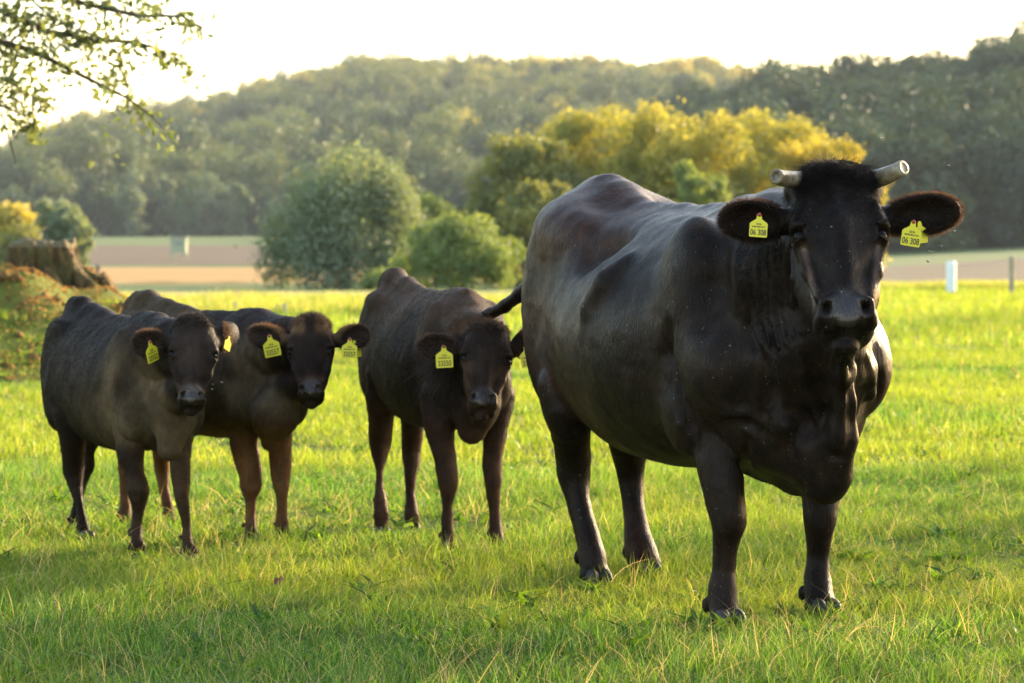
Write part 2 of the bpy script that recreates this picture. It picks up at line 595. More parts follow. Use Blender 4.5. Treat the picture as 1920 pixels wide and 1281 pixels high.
def simple(name, col, rough=.5, spec=.5, noise=0, nscale=60, bump=0, **kw):
    M = Mat(name)
    c = col
    if noise:
        n = M.noise(M.coord('Object'), nscale, 4)
        c = M.mix(n, tuple(x * (1 - noise) for x in col), tuple(min(1, x * (1 + noise)) for x in col))
        if bump:
            kw['Normal'] = M.bump(n, bump, .004)
    M.pbr(Base_Color=c, Roughness=rough, Specular_IOR_Level=spec, **kw)
    return M.m
M_EYE = simple('eye', (.006, .004, .003), .02, .12)
M_TAG = simple('tag_plastic', (.78, .62, .03), .38, .4, .10, 30)
M_INK = simple('tag_ink', (.015, .015, .02), .6)
M_PIN = simple('tag_pin', (.35, .03, .02), .4)
M_HOOF = simple('hoof_horn', (.035, .026, .019), .55, .3, .5, 40, .3)
def horn_mat():
    M = Mat('horn')
    co = M.coord('Object')
    n = M.noise(co, 22, 5, .65)
    n2 = M.noise(co, 75, 4, .6, (1, 1, .3))
    col = M.ramp(n, [(.34, (.06, .038, .02)), (.48, (.19, .125, .068)), (.62, (.36, .28, .18)), (.8, (.48, .44, .34))])
    col = M.mix(M.ramp(n2, [(.45, 0), (.7, .75)]), col, (.16, .11, .06))
    M.pbr(Base_Color=col, Roughness=.42, Normal=M.bump(n2, .5, .003))
    return M.m
M_HORN = horn_mat()

def strands(name, roots, dirs, length, curl, tone, parent, mat, base, rad=.0004, npt=4, droop=.0, seed=3, clump=0.0):
    """a hair-curves object: roots (n,3), dirs (n,3) unit, length (n,)"""
    r = np.random.default_rng(seed)
    n = len(roots)
    hc = bpy.data.hair_curves.new(name)
    hc.add_curves([npt] * n)
    t = np.linspace(0, 1, npt)
    side = np.cross(dirs, r.normal(size=(n, 3)))
    side /= np.linalg.norm(side, axis=1, keepdims=True) + 1e-9
    P = roots[:, None, :] + dirs[:, None, :] * (length[:, None] * t[None])[:, :, None]
    P = P + side[:, None, :] * (length[:, None] * curl * (t[None] ** 2) * r.normal(size=(n, 1)))[:, :, None]
    P[:, :, 2] -= droop * length[:, None] * t[None] ** 2
    P = P - np.asarray(base)[None, None]
    hc.attributes['position'].data.foreach_set('vector', P.astype(np.float32).ravel())
    ra = hc.attributes.get('radius') or hc.attributes.new('radius', 'FLOAT', 'POINT')
    ra.data.foreach_set('value', (np.tile(rad * (1 - .75 * t), n)).astype(np.float32))
    ta = hc.attributes.new('tone', 'FLOAT_COLOR', 'CURVE')
    tc = np.ones((n, 4), np.float32); tc[:, :3] = tone
    ta.data.foreach_set('color', tc.ravel())
    hc.materials.append(mat)
    o = bpy.data.objects.new(name, hc)
    COL.objects.link(o)
    o.parent = parent
    return o

def poly_plate(outline, thick):
    """extruded flat outline in x,z, thickness along y"""
    n = len(outline)
    V = [(x, -thick / 2, z) for x, z in outline] + [(x, thick / 2, z) for x, z in outline]
    me = bpy.data.meshes.new('plate')
    fs = [list(range(n)), list(range(2 * n - 1, n - 1, -1))]
    fs += [[i, i + n, (i + 1) % n + n, (i + 1) % n] for i in range(n)]
    me.from_pydata(V, [], fs)
    me.update()
    return me

def text_mesh(body, size):
    cu = bpy.data.curves.new('txt', 'FONT')
    cu.body = body; cu.size = size; cu.align_x = 'CENTER'; cu.align_y = 'CENTER'
    cu.extrude = .0002; cu.offset = size * .012; cu.space_character = 1.0
    o = bpy.data.objects.new('txt', cu)
    COL.objects.link(o)
    dg = bpy.context.evaluated_depsgraph_get()
    me = bpy.data.meshes.new_from_object(o.evaluated_get(dg))
    bpy.data.objects.remove(o); bpy.data.curves.remove(cu)
    R = Matrix.Rotation(math.pi / 2, 4, 'X') @ Matrix.Diagonal((.72, 1, 1, 1))
    me.transform(R)
    return me

def ear_tag(parent, base, pos, w, number, yaw=0, roll=0, pitch=0, lower_only=False, back=False):
    """pos: point where the pin goes through the ear; the plate hangs below"""
    h = w * 1.18
    ol = [(-.5, -1.0), (-.46, -1.05), (.46, -1.05), (.5, -1.0), (.5, -.42), (.44, -.36), (.16, -.20), (.12, 0.0), (.05, .06), (-.05, .06), (-.12, 0.0), (-.16, -.20), (-.44, -.36), (-.5, -.42)]
    if lower_only:
        ol = ol[:5] + ol[-1:]
    me = poly_plate([(x * w, z * h) for x, z in ol], .0018)
    o = link('ear_tag', me, M_TAG, parent)
    e = Matrix.Rotation(math.radians(yaw), 4, 'Z') @ Matrix.Rotation(math.radians(pitch), 4, 'X') @ Matrix.Rotation(math.radians(roll), 4, 'Y')
    o.matrix_local = Matrix.Translation(tuple(np.asarray(pos) - base)) @ e
    if back:
        return o
    tm = text_mesh(number, w * .44)
    tm.transform(Matrix.Translation((0, -.0014, -.84 * h)))
    link('tag_number', tm, M_INK, o)
    # a bar strip and the small line of code above the number
    V, Fc = [], []
    x = -.36
    r = random.Random(5)
    while x < .36:
        b = r.choice((.012, .02, .03))
        z0, z1 = -.60 * h, -.53 * h
        i = len(V)
        V += [(x * w, -.0013, z0), ((x + b) * w, -.0013, z0), ((x + b) * w, -.0013, z1), (x * w, -.0013, z1)]
        Fc.append((i, i + 1, i + 2, i + 3))
        x += b + r.choice((.014, .02))
    me = bpy.data.meshes.new('bars'); me.from_pydata(V, [], Fc); me.update()
    link('tag_barcode', me, M_INK, o)
    tm = text_mesh('DE 06', w * .15)
    tm.transform(Matrix.Translation((0, -.0014, -.44 * h)))
    link('tag_code', tm, M_INK, o)
    if not lower_only:
        F = Field(); F.ell((0, -.002, 0), (.006, .004, .006), k=.001)
        V, Fc = F.mesh(.0015, pad=.006)
        link('tag_pin', mesh_np('pin', V, Fc), M_PIN, o)
    return o

def eyeball(parent, p, r, base):
    F = Field(); F.ell((0, 0, 0), (r, r, r), k=.001)
    V, Fc = F.mesh(r / 7, pad=.01)
    return link('eye', mesh_np('eye', V, Fc), M_EYE, parent, np.asarray(p) - base)

def finish_body(F, h, base, parent, tone_fn, mat, disp=None, name='body', wet=None):
    def post(p, v):
        return v + (disp(p) if disp is not None else 0)
    V, Fc = F.mesh(h, post)
    V = relax(V, Fc, 2, .5)
    me = mesh_np(name, V - base, Fc)
    N = normals(V, Fc)
    tone = tone_fn(V, N)
    a = me.attributes.new('tone', 'FLOAT_COLOR', 'POINT')
    c = np.ones((len(V), 4), np.float32); c[:, :3] = tone
    a.data.foreach_set('color', c.ravel())
    a = me.attributes.new('wet', 'FLOAT', 'POINT')
    w = np.zeros(len(V), np.float32) if wet is None else wet(V).astype(np.float32)
    a.data.foreach_set('value', w)
    o = link(name, me, mat, parent)
    return o, V, Fc, N, tone

def smooth01(x, a, b):
    t = np.clip((x - a) / (b - a), 0, 1)
    return t * t * (3 - 2 * t)

def scatter_on(V, Fc, N, n, seed, weight=None):
    r = np.random.default_rng(seed)
    a, b, c, d = (V[Fc[:, i]] for i in range(4))
    ar = np.linalg.norm(np.cross(c - a, d - b), axis=1) * .5
    if weight is not None: ar = ar * weight(V[Fc].mean(1))
    cdf = np.cumsum(ar); cdf /= cdf[-1]
    f = np.searchsorted(cdf, r.random(n)).clip(0, len(Fc) - 1)
    u, v = r.random((2, n))
    p = (a[f] * ((1 - u) * (1 - v))[:, None] + b[f] * (u * (1 - v))[:, None] + c[f] * (u * v)[:, None] + d[f] * ((1 - u) * v)[:, None])
    return p, N[Fc[f, 0]], Fc[f, 0]

def coat_hair(body, V, Fc, N, tone, parent, base, n, length, seed, flow_f, head_c, rad=.00035, name='coat', lift=.28, weight=None):
    p, nn, vi = scatter_on(V, Fc, N, n, seed, weight)
    r = np.random.default_rng(seed + 1)
    g = flow_f(p)
    g = g + .12 * np.stack([vnoise(p, 14, 1), vnoise(p, 14, 2), vnoise(p, 14, 3)], 1) + .12 * r.normal(size=p.shape)
    g = g - (g * nn).sum(1, keepdims=True) * nn
    g /= np.linalg.norm(g, axis=1, keepdims=True) + 1e-9
    d = g + lift * nn
    d /= np.linalg.norm(d, axis=1, keepdims=True)
    ln = length(p) * (.6 + .8 * r.random(len(p)))
    return strands(name, p - nn * .0015, d, ln, .18, tone[vi], parent, M_FUR, base, rad=rad, droop=.12, seed=seed + 2)
def bovine_frame(hx, hY, fx, fY):
    O = np.array([hx, hY, 0.0])
    f = nrm([fx - hx, fY - hY, 0])
    l = np.array([-f[1], f[0], 0.0])
    def W(s, lt, z):
        return O + s * f + lt * l + np.array([0, 0, z])
    return O, f, l, W

# ================= the grown cow
def build_cow():
    O, f, l, W = bovine_frame(.371, 11.45, .809, 10.25)
    up = np.array([0, 0, 1.0])
    base = np.array([.60, 10.85, 0.0])
    root = empty('cow', base)
    prop(root, 'large black horned cow on the right looking at the camera with yellow ear tags', 'cow')
    F = Field()
    R = np.array([f, l, up])
    F.loft(O, R, [(-.34, .08, 1.22, .95), (-.28, .16, 1.31, .80), (-.18, .245, 1.355, .66), (0, .30, 1.345, .56), (.22, .34, 1.30, .49),
                  (.45, .39, 1.285, .45), (.70, .415, 1.285, .438), (.95, .40, 1.29, .445), (1.15, .35, 1.30, .455),
                  (1.35, .29, 1.295, .46), (1.52, .22, 1.24, .47), (1.62, .14, 1.12, .55)], k=.06, ntop=1.75, nbot=2.25)
    # pelvis: pin bones, tail head, hooks, spine
    F.chain([W(-.30, 0, 1.28), W(-.17, 0, 1.335), W(-.09, 0, 1.335), W(.04, 0, 1.305), W(.18, 0, 1.28)], [.045, .052, .052, .046, .04], k=.11)
    F.ell(W(-.12, 0, 1.29), (.22, .14, .07), R, k=.10)
    F.chain([W(.1, 0, 1.285), W(.6, 0, 1.255), W(1.1, 0, 1.27), W(1.35, 0, 1.27)], [.04, .035, .04, .06], k=.06)
    for q in (-1, 1):
        F.ell(W(-.31, q * .10, 1.13), (.06, .06, .08), k=.08)
        F.ell(W(.06, q * .20, 1.19), (.20, .08, .09), R, k=.16)
        F.ell(W(-.08, q * .15, 1.235), (.17, .09, .08), R, k=.14)
        # thighs
        F.ell(W(-.12, q * .185, .92), (.18, .115, .34), R, k=.09)
        F.ell(W(.05, q * .21, .70), (.15, .09, .22), R, k=.09)
        # shoulder blades and upper arms
        F.ell(W(1.24, q * .235, .99), (.18, .11, .27), R, k=.10)
        F.ell(W(1.38, q * .22, .80), (.17, .115, .17), R, k=.08)
        F.ell(W(1.22, q * .24, .66), (.13, .095, .15), R, k=.07)
    # flank hollow behind the last rib
    F.ell(W(.30, -.45, 1.10), (.16, .07, .12), R, k=.16, carve=True)
    F.ell(W(.30, .45, 1.10), (.16, .07, .12), R, k=.16, carve=True)
    # crease between ribs and shoulder
    for q in (-1, 1):
        F.chain([W(1.00, q * .47, .95), W(1.02, q * .46, .78), W(1.06, q * .43, .60)], [.03, .04, .03], k=.07, carve=True)
        F.ell(W(.25, q * .43, .66), (.10, .05, .18), R, k=.10, carve=True)
    # neck and dewlap
    C = at(1573, 453, 9.62)
    HR = rot_head(0, 27, -1)
    Uh, Xh, Nh = HR
    nb = C + Uh * .06 - Nh * .15
    F.chain([W(1.20, 0, 1.04), W(1.48, -.04, 1.06), nb], [.24, .20, .13], k=.09)
    F.chain([W(1.35, 0, .78), W(1.58, -.02, .86), C - Uh * .06 - Nh * .22], [.26, .18, .085], k=.08)
    F.chain([W(1.10, 0, 1.17), W(1.4, -.03, 1.20), C + Uh * .17 - Nh * .14], [.12, .12, .095], k=.09)
    F.chain([at(1582, 650, 9.72), at(1583, 700, 9.80), at(1578, 760, 9.86), at(1572, 820, 9.90), at(1560, 880, 9.95)],
            [.030, .030, .038, .055, .062], k=.05)
    F.chain([W(1.40, 0, .62), at(1525, 850, 10.0), at(1544, 905, 9.98)], [.19, .10, .06], k=.07)
    F.chain([at(1548, 900, 9.98), at(1500, 880, 10.15), at(1440, 850, 10.4)], [.055, .07, .09], k=.07)
    # folds of loose skin behind the jaw
    for i, dx in enumerate((0, 14, 27, 42, 60)):
        F.chain([at(1480 - dx, 470 + 10 * i, 9.93 + .02 * i), at(1484 - dx * .9, 580, 9.93 + .02 * i), at(1500 - dx * .7, 690, 9.98 + .02 * i)],
                [.008, .014, .008], k=.03)
    F.chain([at(1602, 700, 9.9), at(1622, 690, 9.98), at(1632, 740, 10.02)], [.02, .03, .02], k=.05)
    # legs
    HRr = [(720, 1010, 1110, -.02), (780, 1026, 1110, -.05), (830, 1040, 1108, .03), (862, 1043, 1108, .09), (892, 1046, 1107, .10), (930, 1060, 1104, .08),
           (970, 1071, 1112, .05), (1010, 1081, 1126, .03), (1045, 1084, 1137, .0), (1072, 1088, 1140, -.02)]
    HLr = [(760, 1130, 1230, -.04), (820, 1142, 1216, .02), (855, 1150, 1211, .08), (890, 1157, 1209, .10), (930, 1164, 1207, .08), (970, 1170, 1212, .05),
           (1005, 1172, 1220, .03), (1035, 1174, 1230, .0), (1055, 1180, 1234, -.02)]
    FRr = [(760, 1290, 1400, .08), (820, 1300, 1397, .05), (870, 1309, 1394, .02), (910, 1319, 1393, .0), (945, 1327, 1397, -.01), (975, 1335, 1401, -.02), (1000, 1337, 1391, .0), (1030, 1338, 1384, .01),
           (1070, 1335, 1381, .02), (1105, 1328, 1382, .01), (1135, 1330, 1384, -.01), (1155, 1332, 1386, -.03)]
    FLr = [(840, 1488, 1590, .06), (900, 1499, 1578, .04), (940, 1507, 1570, .02), (975, 1509, 1567, .0), (1010, 1514, 1559, .01), (1050, 1515, 1555, .02),
           (1082, 1509, 1557, .01), (1112, 1510, 1562, -.01), (1132, 1512, 1564, -.03)]
    feet = []
    for rows, Yf in ((HRr, 11.32), (HLr, 11.59), (FRr, 10.12), (FLr, 10.42)):
        pts, rs = leg_px(F, rows, Yf, knee=.2)
        # tendon behind the cannon, dew claws
        F.chain([pts[-6] + up * .0 - f * .030, pts[-4] - f * .034, pts[-3] - f * .02], [.020, .015, .022], k=.03)
        for q in (-1, 1):
            F.ell(pts[-2] - f * .052 + l * q * .034 - up * .004, (.014, .014, .024), k=.012)
            F.ell(pts[-1] + f * .012 + l * q * .026 - up * .012, (.030, .030, .034), k=.018)
        feet.append((pts[-1], Yf))
    # hind hock points
    for rows, Yf in ((HRr, 11.32), (HLr, 11.59)):
        r = rows[3]; p = at((r[1] + r[2]) / 2, r[0], Yf + r[3])
        F.cap(p - f * .045 + up * .01, p - f * .02 - up * .1, .030, .022, k=.03)
        F.cap(p - f * .035 + up * .02, p - f * .02 + up * .22, .024, .045, k=.04)
    # knees
    # sheath / navel fold
    F.chain([W(.95, -.03, .46), W(1.05, -.03, .44)], [.03, .02], k=.04)
    # tail: over the rump, out to the image left and behind the calf's head
    tail = [W(-.33, 0, 1.30), W(-.40, -.03, 1.20), W(-.43, -.10, 1.08), at(975, 552, 12.0), at(948, 574, 12.08), at(920, 588, 12.14), at(893, 597, 12.2), at(872, 612, 12.23)]
    F.chain(tail, [.05, .040, .030, .0215, .0185, .018, .017, .014], k=.03)
    head(F, C, HR, 1.0)
    # creases and folds of the hide
    z = lambda *p: [(940 + x / 1.392, 280 + y / 1.392) for x, y in p]
    n0, n1 = 9.2, 11.6
    F.groove(z((785, 500), (800, 575), (822, 650), (835, 720)), .020, n0, n1, .9, .03, ridge=True)
    F.groove(z((800, 540), (828, 620), (845, 700), (848, 765)), .026, n0, n1, .55, .035)
    F.groove(z((893, 560), (893, 600), (900, 650), (893, 700)), .020, n0, n1, .5, .03, ridge=True)
    F.groove(z((930, 560), (922, 640), (915, 720), (912, 770)), .022, n0, n1, .5, .03)
    F.groove(z((950, 540), (968, 610), (972, 690), (950, 760)), .016, n0, n1, .4, .025, ridge=True)
    F.groove(z((988, 590), (985, 650), (962, 720)), .016, n0, n1, .5, .025)
    q0 = F.surf(*z((880, 735))[0], n0, n1)
    if q0 is not None:
        F.ell(q0 + np.array([0, .03, .0]), (.034, .045, .070), k=.03)
    F.groove(z((850, 780), (868, 805), (893, 808), (912, 780)), .014, n0, n1, .5, .02)
    F.groove(z((430, 470), (428, 540), (445, 610), (475, 690), (492, 748)), .030, n0, n1, .55, .05)
    F.groove(z((452, 560), (468, 650), (474, 715), (492, 752)), .020, n0, n1, .7, .025, ridge=True)
    F.groove(z((492, 660), (500, 720), (512, 780)), .014, n0, n1, .5, .025)
    F.groove(z((590, 682), (640, 688), (680, 712)), .020, n0, n1, .3, .035, ridge=True)
    F.groove(z((590, 712), (640, 718), (672, 740)), .018, n0, n1, .5, .035)
    F.groove(z((640, 480), (672, 560), (700, 640), (690, 690)), .022, n0, n1, .5, .05)
    F.groove(z((720, 690), (735, 720), (728, 760)), .030, n0, n1, .3, .04, ridge=True)
    F.groove(z((640, 760), (636, 820), (640, 850)), .016, n0, n1, .5, .03)
    F.groove(z((330, 300), (285, 350), (235, 410)), .030, n0, 12.2, .75, .10, ridge=True)
    F.groove(z((215, 270), (255, 250), (300, 235)), .060, n0, 12.2, .90, .12)
    for x0, x1, x2, ya, yb, rr in ((640, 650, 668, 330, 520, .010), (668, 676, 694, 290, 520, .011), (692, 698, 716, 260, 530, .010), (714, 718, 736, 250, 520, .012), (735, 738, 756, 250, 500, .010), (752, 757, 776, 260, 490, .013)):
        F.groove(z((x0, ya), ((x0 + x1) / 2, (2 * ya + yb) / 3), (x1, (ya + 2 * yb) / 3), (x2, yb)), rr, n0, n1, .25, .022)
        F.groove(z((x0 + 11, ya + 10), ((x0 + x1) / 2 + 11, (2 * ya + yb) / 3), (x1 + 11, (ya + 2 * yb) / 3), (x2 + 9, yb - 15)), rr * .9, n0, n1, .25, .022, ridge=True)
    F.groove(z((560, 280), (545, 360), (530, 450)), .035, n0, n1, .8, .10)
    # ears
    le_b = C + Uh * .10 - Xh * .115 - Nh * .07; le_t = at(1352, 410, 9.72)
    re_b = C + Uh * .10 + Xh * .115 - Nh * .07; re_t = at(1800, 392, 9.72)
    ear(F, le_b, le_t, (0, 0, 1), (.1, -1, .0), .122, root=.038)
    ear(F, re_b, re_t, (0, 0, 1), (-.1, -1, .0), .122, root=.038)
    def disp(p):
        s = (p - O) @ f; z = p[:, 2]
        body = smooth01(p[:, 1], 9.75, 10.0)
        m = .0035 * vnoise(p, 16, 11) + .0016 * vnoise(p, 45, 12)
        # ribs
        rib = .0004 * np.sin(s * 62 + z * 9) * smooth01(s, .3, .5) * (1 - smooth01(s, .95, 1.1)) * smooth01(z, .6, .8) * (1 - smooth01(z, 1.1, 1.2))
        # pleats at neck
        return (m + rib) * body + .0012 * vnoise(p, 60, 13) * (1 - body)
    hq = (C, HR)
    def tone_fn(V, N):
        n = vnoise(V, 7, 21)[:, None]
        c = np.array([.0062, .0044, .0036]) * (1 + .4 * n)
        s = (V - O) @ f; z = V[:, 2]
        red = (smooth01(z, 1.0, 1.25) * (1 - smooth01(s, .3, .7)) * smooth01(s, -.4, 0) + .6 * smooth01(vnoise(V, 5, 22), .1, .8))[:, None]
        c = c * (1 - .6 * red) + np.array([.030, .015, .010]) * .6 * red
        q = (V - C) @ HR.T
        pad = np.exp(-(((q[:, 0] + .262) / .05) ** 2 + (q[:, 1] / .05) ** 2) ** 2) * smooth01(q[:, 2], .05, .08)
        c = c * (1 - pad[:, None]) + np.array([.018, .016, .016]) * pad[:, None]
        tear = np.exp(-((np.abs(q[:, 1]) - .112 + .16 * np.maximum(-q[:, 0] - .02, 0)) / .009) ** 2) * smooth01(-q[:, 0], .02, .05) * (1 - smooth01(-q[:, 0], .17, .22)) * (q[:, 2] > -.02)
        c = c * (1 - .8 * tear[:, None]) + np.array([.035, .019, .010]) * .8 * tear[:, None]
        # dust along the back
        d = smooth01(N[:, 2], .45, .8) * smooth01(s, .45, .8) * (1 - smooth01(s, 1.5, 1.7)) * smooth01(z, 1.0, 1.2) * (.5 + .5 * vnoise(V, 30, 5))
        c = c + d[:, None] * np.array([.020, .017, .013])
        return c.clip(.002, .2)
    def wet(V):
        q = (V - C) @ HR.T
        pad = np.exp(-(((q[:, 0] + .258) / .055) ** 2 + (q[:, 1] / .062) ** 2) ** 2) * smooth01(q[:, 2], .045, .07)
        tear = np.exp(-((np.abs(q[:, 1]) - .112 + .16 * np.maximum(-q[:, 0] - .02, 0)) / .007) ** 2) * smooth01(-q[:, 0], .02, .05) * (1 - smooth01(-q[:, 0], .17, .22)) * (q[:, 2] > -.02)
        return np.clip(pad + tear * .9, 0, 1)
    body, V, Fc, N, tone = finish_body(F, CH, base, root, tone_fn, M_COAT, disp, 'body', wet)
    body.parent = root
    # eyes
    for q in (-1, 1):
        eyeball(root, C + Xh * q * .113 + Nh * .034 - Uh * .002, .0245, base)
    # horns, sawn off
    def horn(a, b, r0, r1):
        a = np.asarray(a); b = np.asarray(b)
        A = nrm(b - a); L = np.linalg.norm(b - a)
        X1 = nrm(np.cross(A, (0, 0, 1))); X2 = np.cross(A, X1)
        prof = [(0, r0), (.25, r0 * .96), (.5, (r0 + r1) / 2), (.75, r1 * 1.02), (.96, r1), (1.0, r1 * .93), (1.0, r1 * .62), (.985, r1 * .55), (.985, .0005)]
        V, Fq = [], []
        ns = 24
        for i, (t, r) in enumerate(prof):
            for j in range(ns):
                th = j * 2 * math.pi / ns
                rr = r * (1 + .04 * math.sin(3 * th + t * 5) + .02 * math.sin(7 * th + 9 * t))
                V.append(a + A * L * t + (X1 * math.cos(th) + X2 * math.sin(th)) * rr + np.array([0, 0, -.003]) * math.sin(math.pi * t))
        for i in range(len(prof) - 1):
            for j in range(ns):
                Fq.append((i * ns + j, i * ns + (j + 1) % ns, (i + 1) * ns + (j + 1) % ns, (i + 1) * ns + j))
        link('horn', mesh_np('horn', np.array(V) - base, np.array(Fq)), M_HORN, root)
    horn(at(1508, 338, 9.74), at(1455, 331, 9.60), .0275, .0225)
    horn(at(1636, 338, 9.74), at(1695, 314, 9.66), .0285, .0235)
    ear_tag(root, base, at(1424, 403, 9.62), .0525, '06 308', yaw=-8, roll=4, lower_only=False)
    ear_tag(root, base, at(1713, 416, 9.60), .058, '06 308', yaw=6, roll=9)
    ear_tag(root, base, at(1724, 417, 9.70), .050, '', yaw=30, roll=-6, back=True)
    # hooves
    hv, hf = hoof_mesh(.82)
    hme = mesh_np('hoof', hv, hf)
    ang = math.atan2(f[0], -f[1])
    for p, Yf in feet:
        o = link('hoof', hme, M_HOOF, root, np.array([p[0], p[1], 0]) + f * .03 - base)
        o.rotation_euler = (0, 0, ang)
    # hair
    flow_head = -Uh
    def flow(p):
        q = (p - C) @ HR.T
        s = (p - O) @ f
        g = np.tile(-f * .75 + np.array([0, 0, -.65]), (len(p), 1))
        hd = (1 - smooth01(np.linalg.norm(p - C, axis=1), .30, .42))[:, None]
        fore = smooth01(q[:, 0], .0, .05)[:, None]
        hdir = -Uh * .9 + np.sign(q[:, 1:2]) * Xh * .35 * np.minimum(np.abs(q[:, 1:2]) * 12, 1)
        hup = Uh * .4 + np.sign(q[:, 1:2]) * Xh * .6 + .5 * np.stack([vnoise(p, 60, 4), vnoise(p, 60, 5), vnoise(p, 60, 6)], 1)
        hdir = hdir * (1 - fore) + hup * fore
        e = np.abs(q[:, 1]) > .15
        ed = np.sign(q[:, 1:2]) * Xh + .0 * Uh
        hdir[e] = ed[e]
        leg = (p[:, 2] < .45)[:, None]
        g = np.where(leg, np.array([0, 0, -1.0]) + 0 * p, g)
        return g * (1 - hd) + hdir * hd
    def lenf(p):
        q = (p - C) @ HR.T
        d = np.linalg.norm(p - C, axis=1)
        L = np.full(len(p), .009)
        L = np.where((d < .45) & (q[:, 0] < 0), .006, L)
        L = np.where((d < .40) & (q[:, 0] > .03) & (np.abs(q[:, 1]) < .13), .020, L)
        L = np.where((d < .42) & (np.abs(q[:, 1]) > .155), .017, L)
        return L
    def wt(c):
        q = (c - C) @ HR.T
        d = np.linalg.norm(c - C, axis=1)
        w = np.ones(len(c))
        w = np.where(d < .42, 4.0, w)
        pad = (((q[:, 0] + .262) / .06) ** 2 + (q[:, 1] / .062) ** 2 < 1) & (q[:, 2] > .04) & (d < .42)
        eye = (np.abs(np.abs(q[:, 1]) - .12) < .04) & (np.abs(q[:, 0]) < .032) & (q[:, 2] > 0)
        return np.where(pad | eye, 0.0, w)
    if FUR:
        coat_hair(body, V, Fc, N, tone, root, base, int(340000 * FUR), lenf, 5, flow, C, rad=.00030, weight=wt, lift=.16)
        # topknot of curly hair on the poll
        r = np.random.default_rng(9)
        n = int(14000 * FUR)
        q = (V - C) @ HR.T
        m = (q[:, 0] > .06 + .04 * vnoise(V, 30, 77)) & (np.abs(q[:, 1]) < .115) & (q[:, 2] > -.10) & (q[:, 0] < .32)
        pw = (.08 + smooth01(q[m, 0], .10, .22)); idx = r.choice(np.nonzero(m)[0], n, p=pw / pw.sum())
        qq = q[idx]
        dirs = np.tanh(qq[:, 1:2] * 14 + .9 * vnoise(V[idx], 26, 3)[:, None]) * Xh * (.35 + .5 * r.random((n, 1))) + Nh * .7 - Uh * (.2 + .5 * (1 - smooth01(qq[:, 0:1], .2, .3))) + .6 * np.stack([vnoise(V[idx], 70, 7), vnoise(V[idx], 70, 8), vnoise(V[idx], 70, 9)], 1)
        dirs /= np.linalg.norm(dirs, axis=1, keepdims=True)
        strands('topknot', V[idx], dirs, (.006 + .024 * smooth01(qq[:, 0], .08, .22)) * (.5 + r.random(n)), .8, tone[idx] * (.8 + 2.6 * r.random((n, 1)) ** 3), root, M_FUR, base, rad=.00034, npt=6, droop=.55, seed=10)
        # ear fringes
        q = (V - C) @ HR.T
        m = (np.abs(q[:, 1]) > .165) & (np.linalg.norm(V - C, axis=1) < .45) & (q[:, 2] > -.15) & (q[:, 0] > -.05)
        idx = r.choice(np.nonzero(m)[0], int(22000 * FUR))
        ec = np.where(q[idx, 1:2] > 0, (re_b * .42 + re_t * .58)[None], (le_b * .42 + le_t * .58)[None])
        dv = V[idx] - ec; dv /= np.linalg.norm(dv, axis=1, keepdims=True)
        dirs = dv * .8 + N[idx] * .5 + .2 * r.normal(size=(len(idx), 3))
        dirs /= np.linalg.norm(dirs, axis=1, keepdims=True)
        tn = tone[idx] * 1.0 + np.array([.055, .034, .020]) * r.random((len(idx), 1))
        strands('ear_fringe', V[idx], dirs, .006 + .010 * r.random(len(idx)), .4, tn, root, M_FUR2, base, rad=.00035, npt=5, droop=.2, seed=11)
        # whiskers on the lips and chin
        m = (q[:, 0] < -.28) & (np.abs(q[:, 1]) < .10) & (q[:, 2] > -.06) & (np.linalg.norm(V - C, axis=1) < .45)
        idx = r.choice(np.nonzero(m)[0], 110)
        dirs = N[idx] * .9 - Uh * .8 + .3 * r.normal(size=(110, 3))
        dirs /= np.linalg.norm(dirs, axis=1, keepdims=True)
        strands('whiskers', V[idx], dirs, .012 + .030 * r.random(110) ** 2, .3, np.array([.05, .04, .028]) + 0 * N[idx], root, M_FUR, base, rad=.0002, npt=4, droop=.2, seed=12)
        # tail switch hanging over the calf's neck
        n = 1700
        a = at(905, 596, 12.18); b = at(868, 618, 12.24)
        t = r.random((n, 1))
        roots = a * (1 - t) + b * t + r.normal(size=(n, 3)) * .012
        tgt = at(842, 722, 12.12)[None] + r.normal(size=(n, 3)) * np.array([.028, .015, .035])
        hc = tgt - roots; ln = np.linalg.norm(hc, axis=1)
        L = ln * (.45 + .5 * r.random(n))
        dirs = hc / ln[:, None] + np.array([-.25, 0, .25])
        dirs /= np.linalg.norm(dirs, axis=1, keepdims=True)
        tn = np.array([.014, .011, .009]) + np.array([.05, .032, .018]) * (r.random((n, 1)) ** 2)
        strands('tail_switch', roots, dirs, L, .22, tn, root, M_FUR, base, rad=.0009, npt=9, droop=.30, seed=14)
    return root

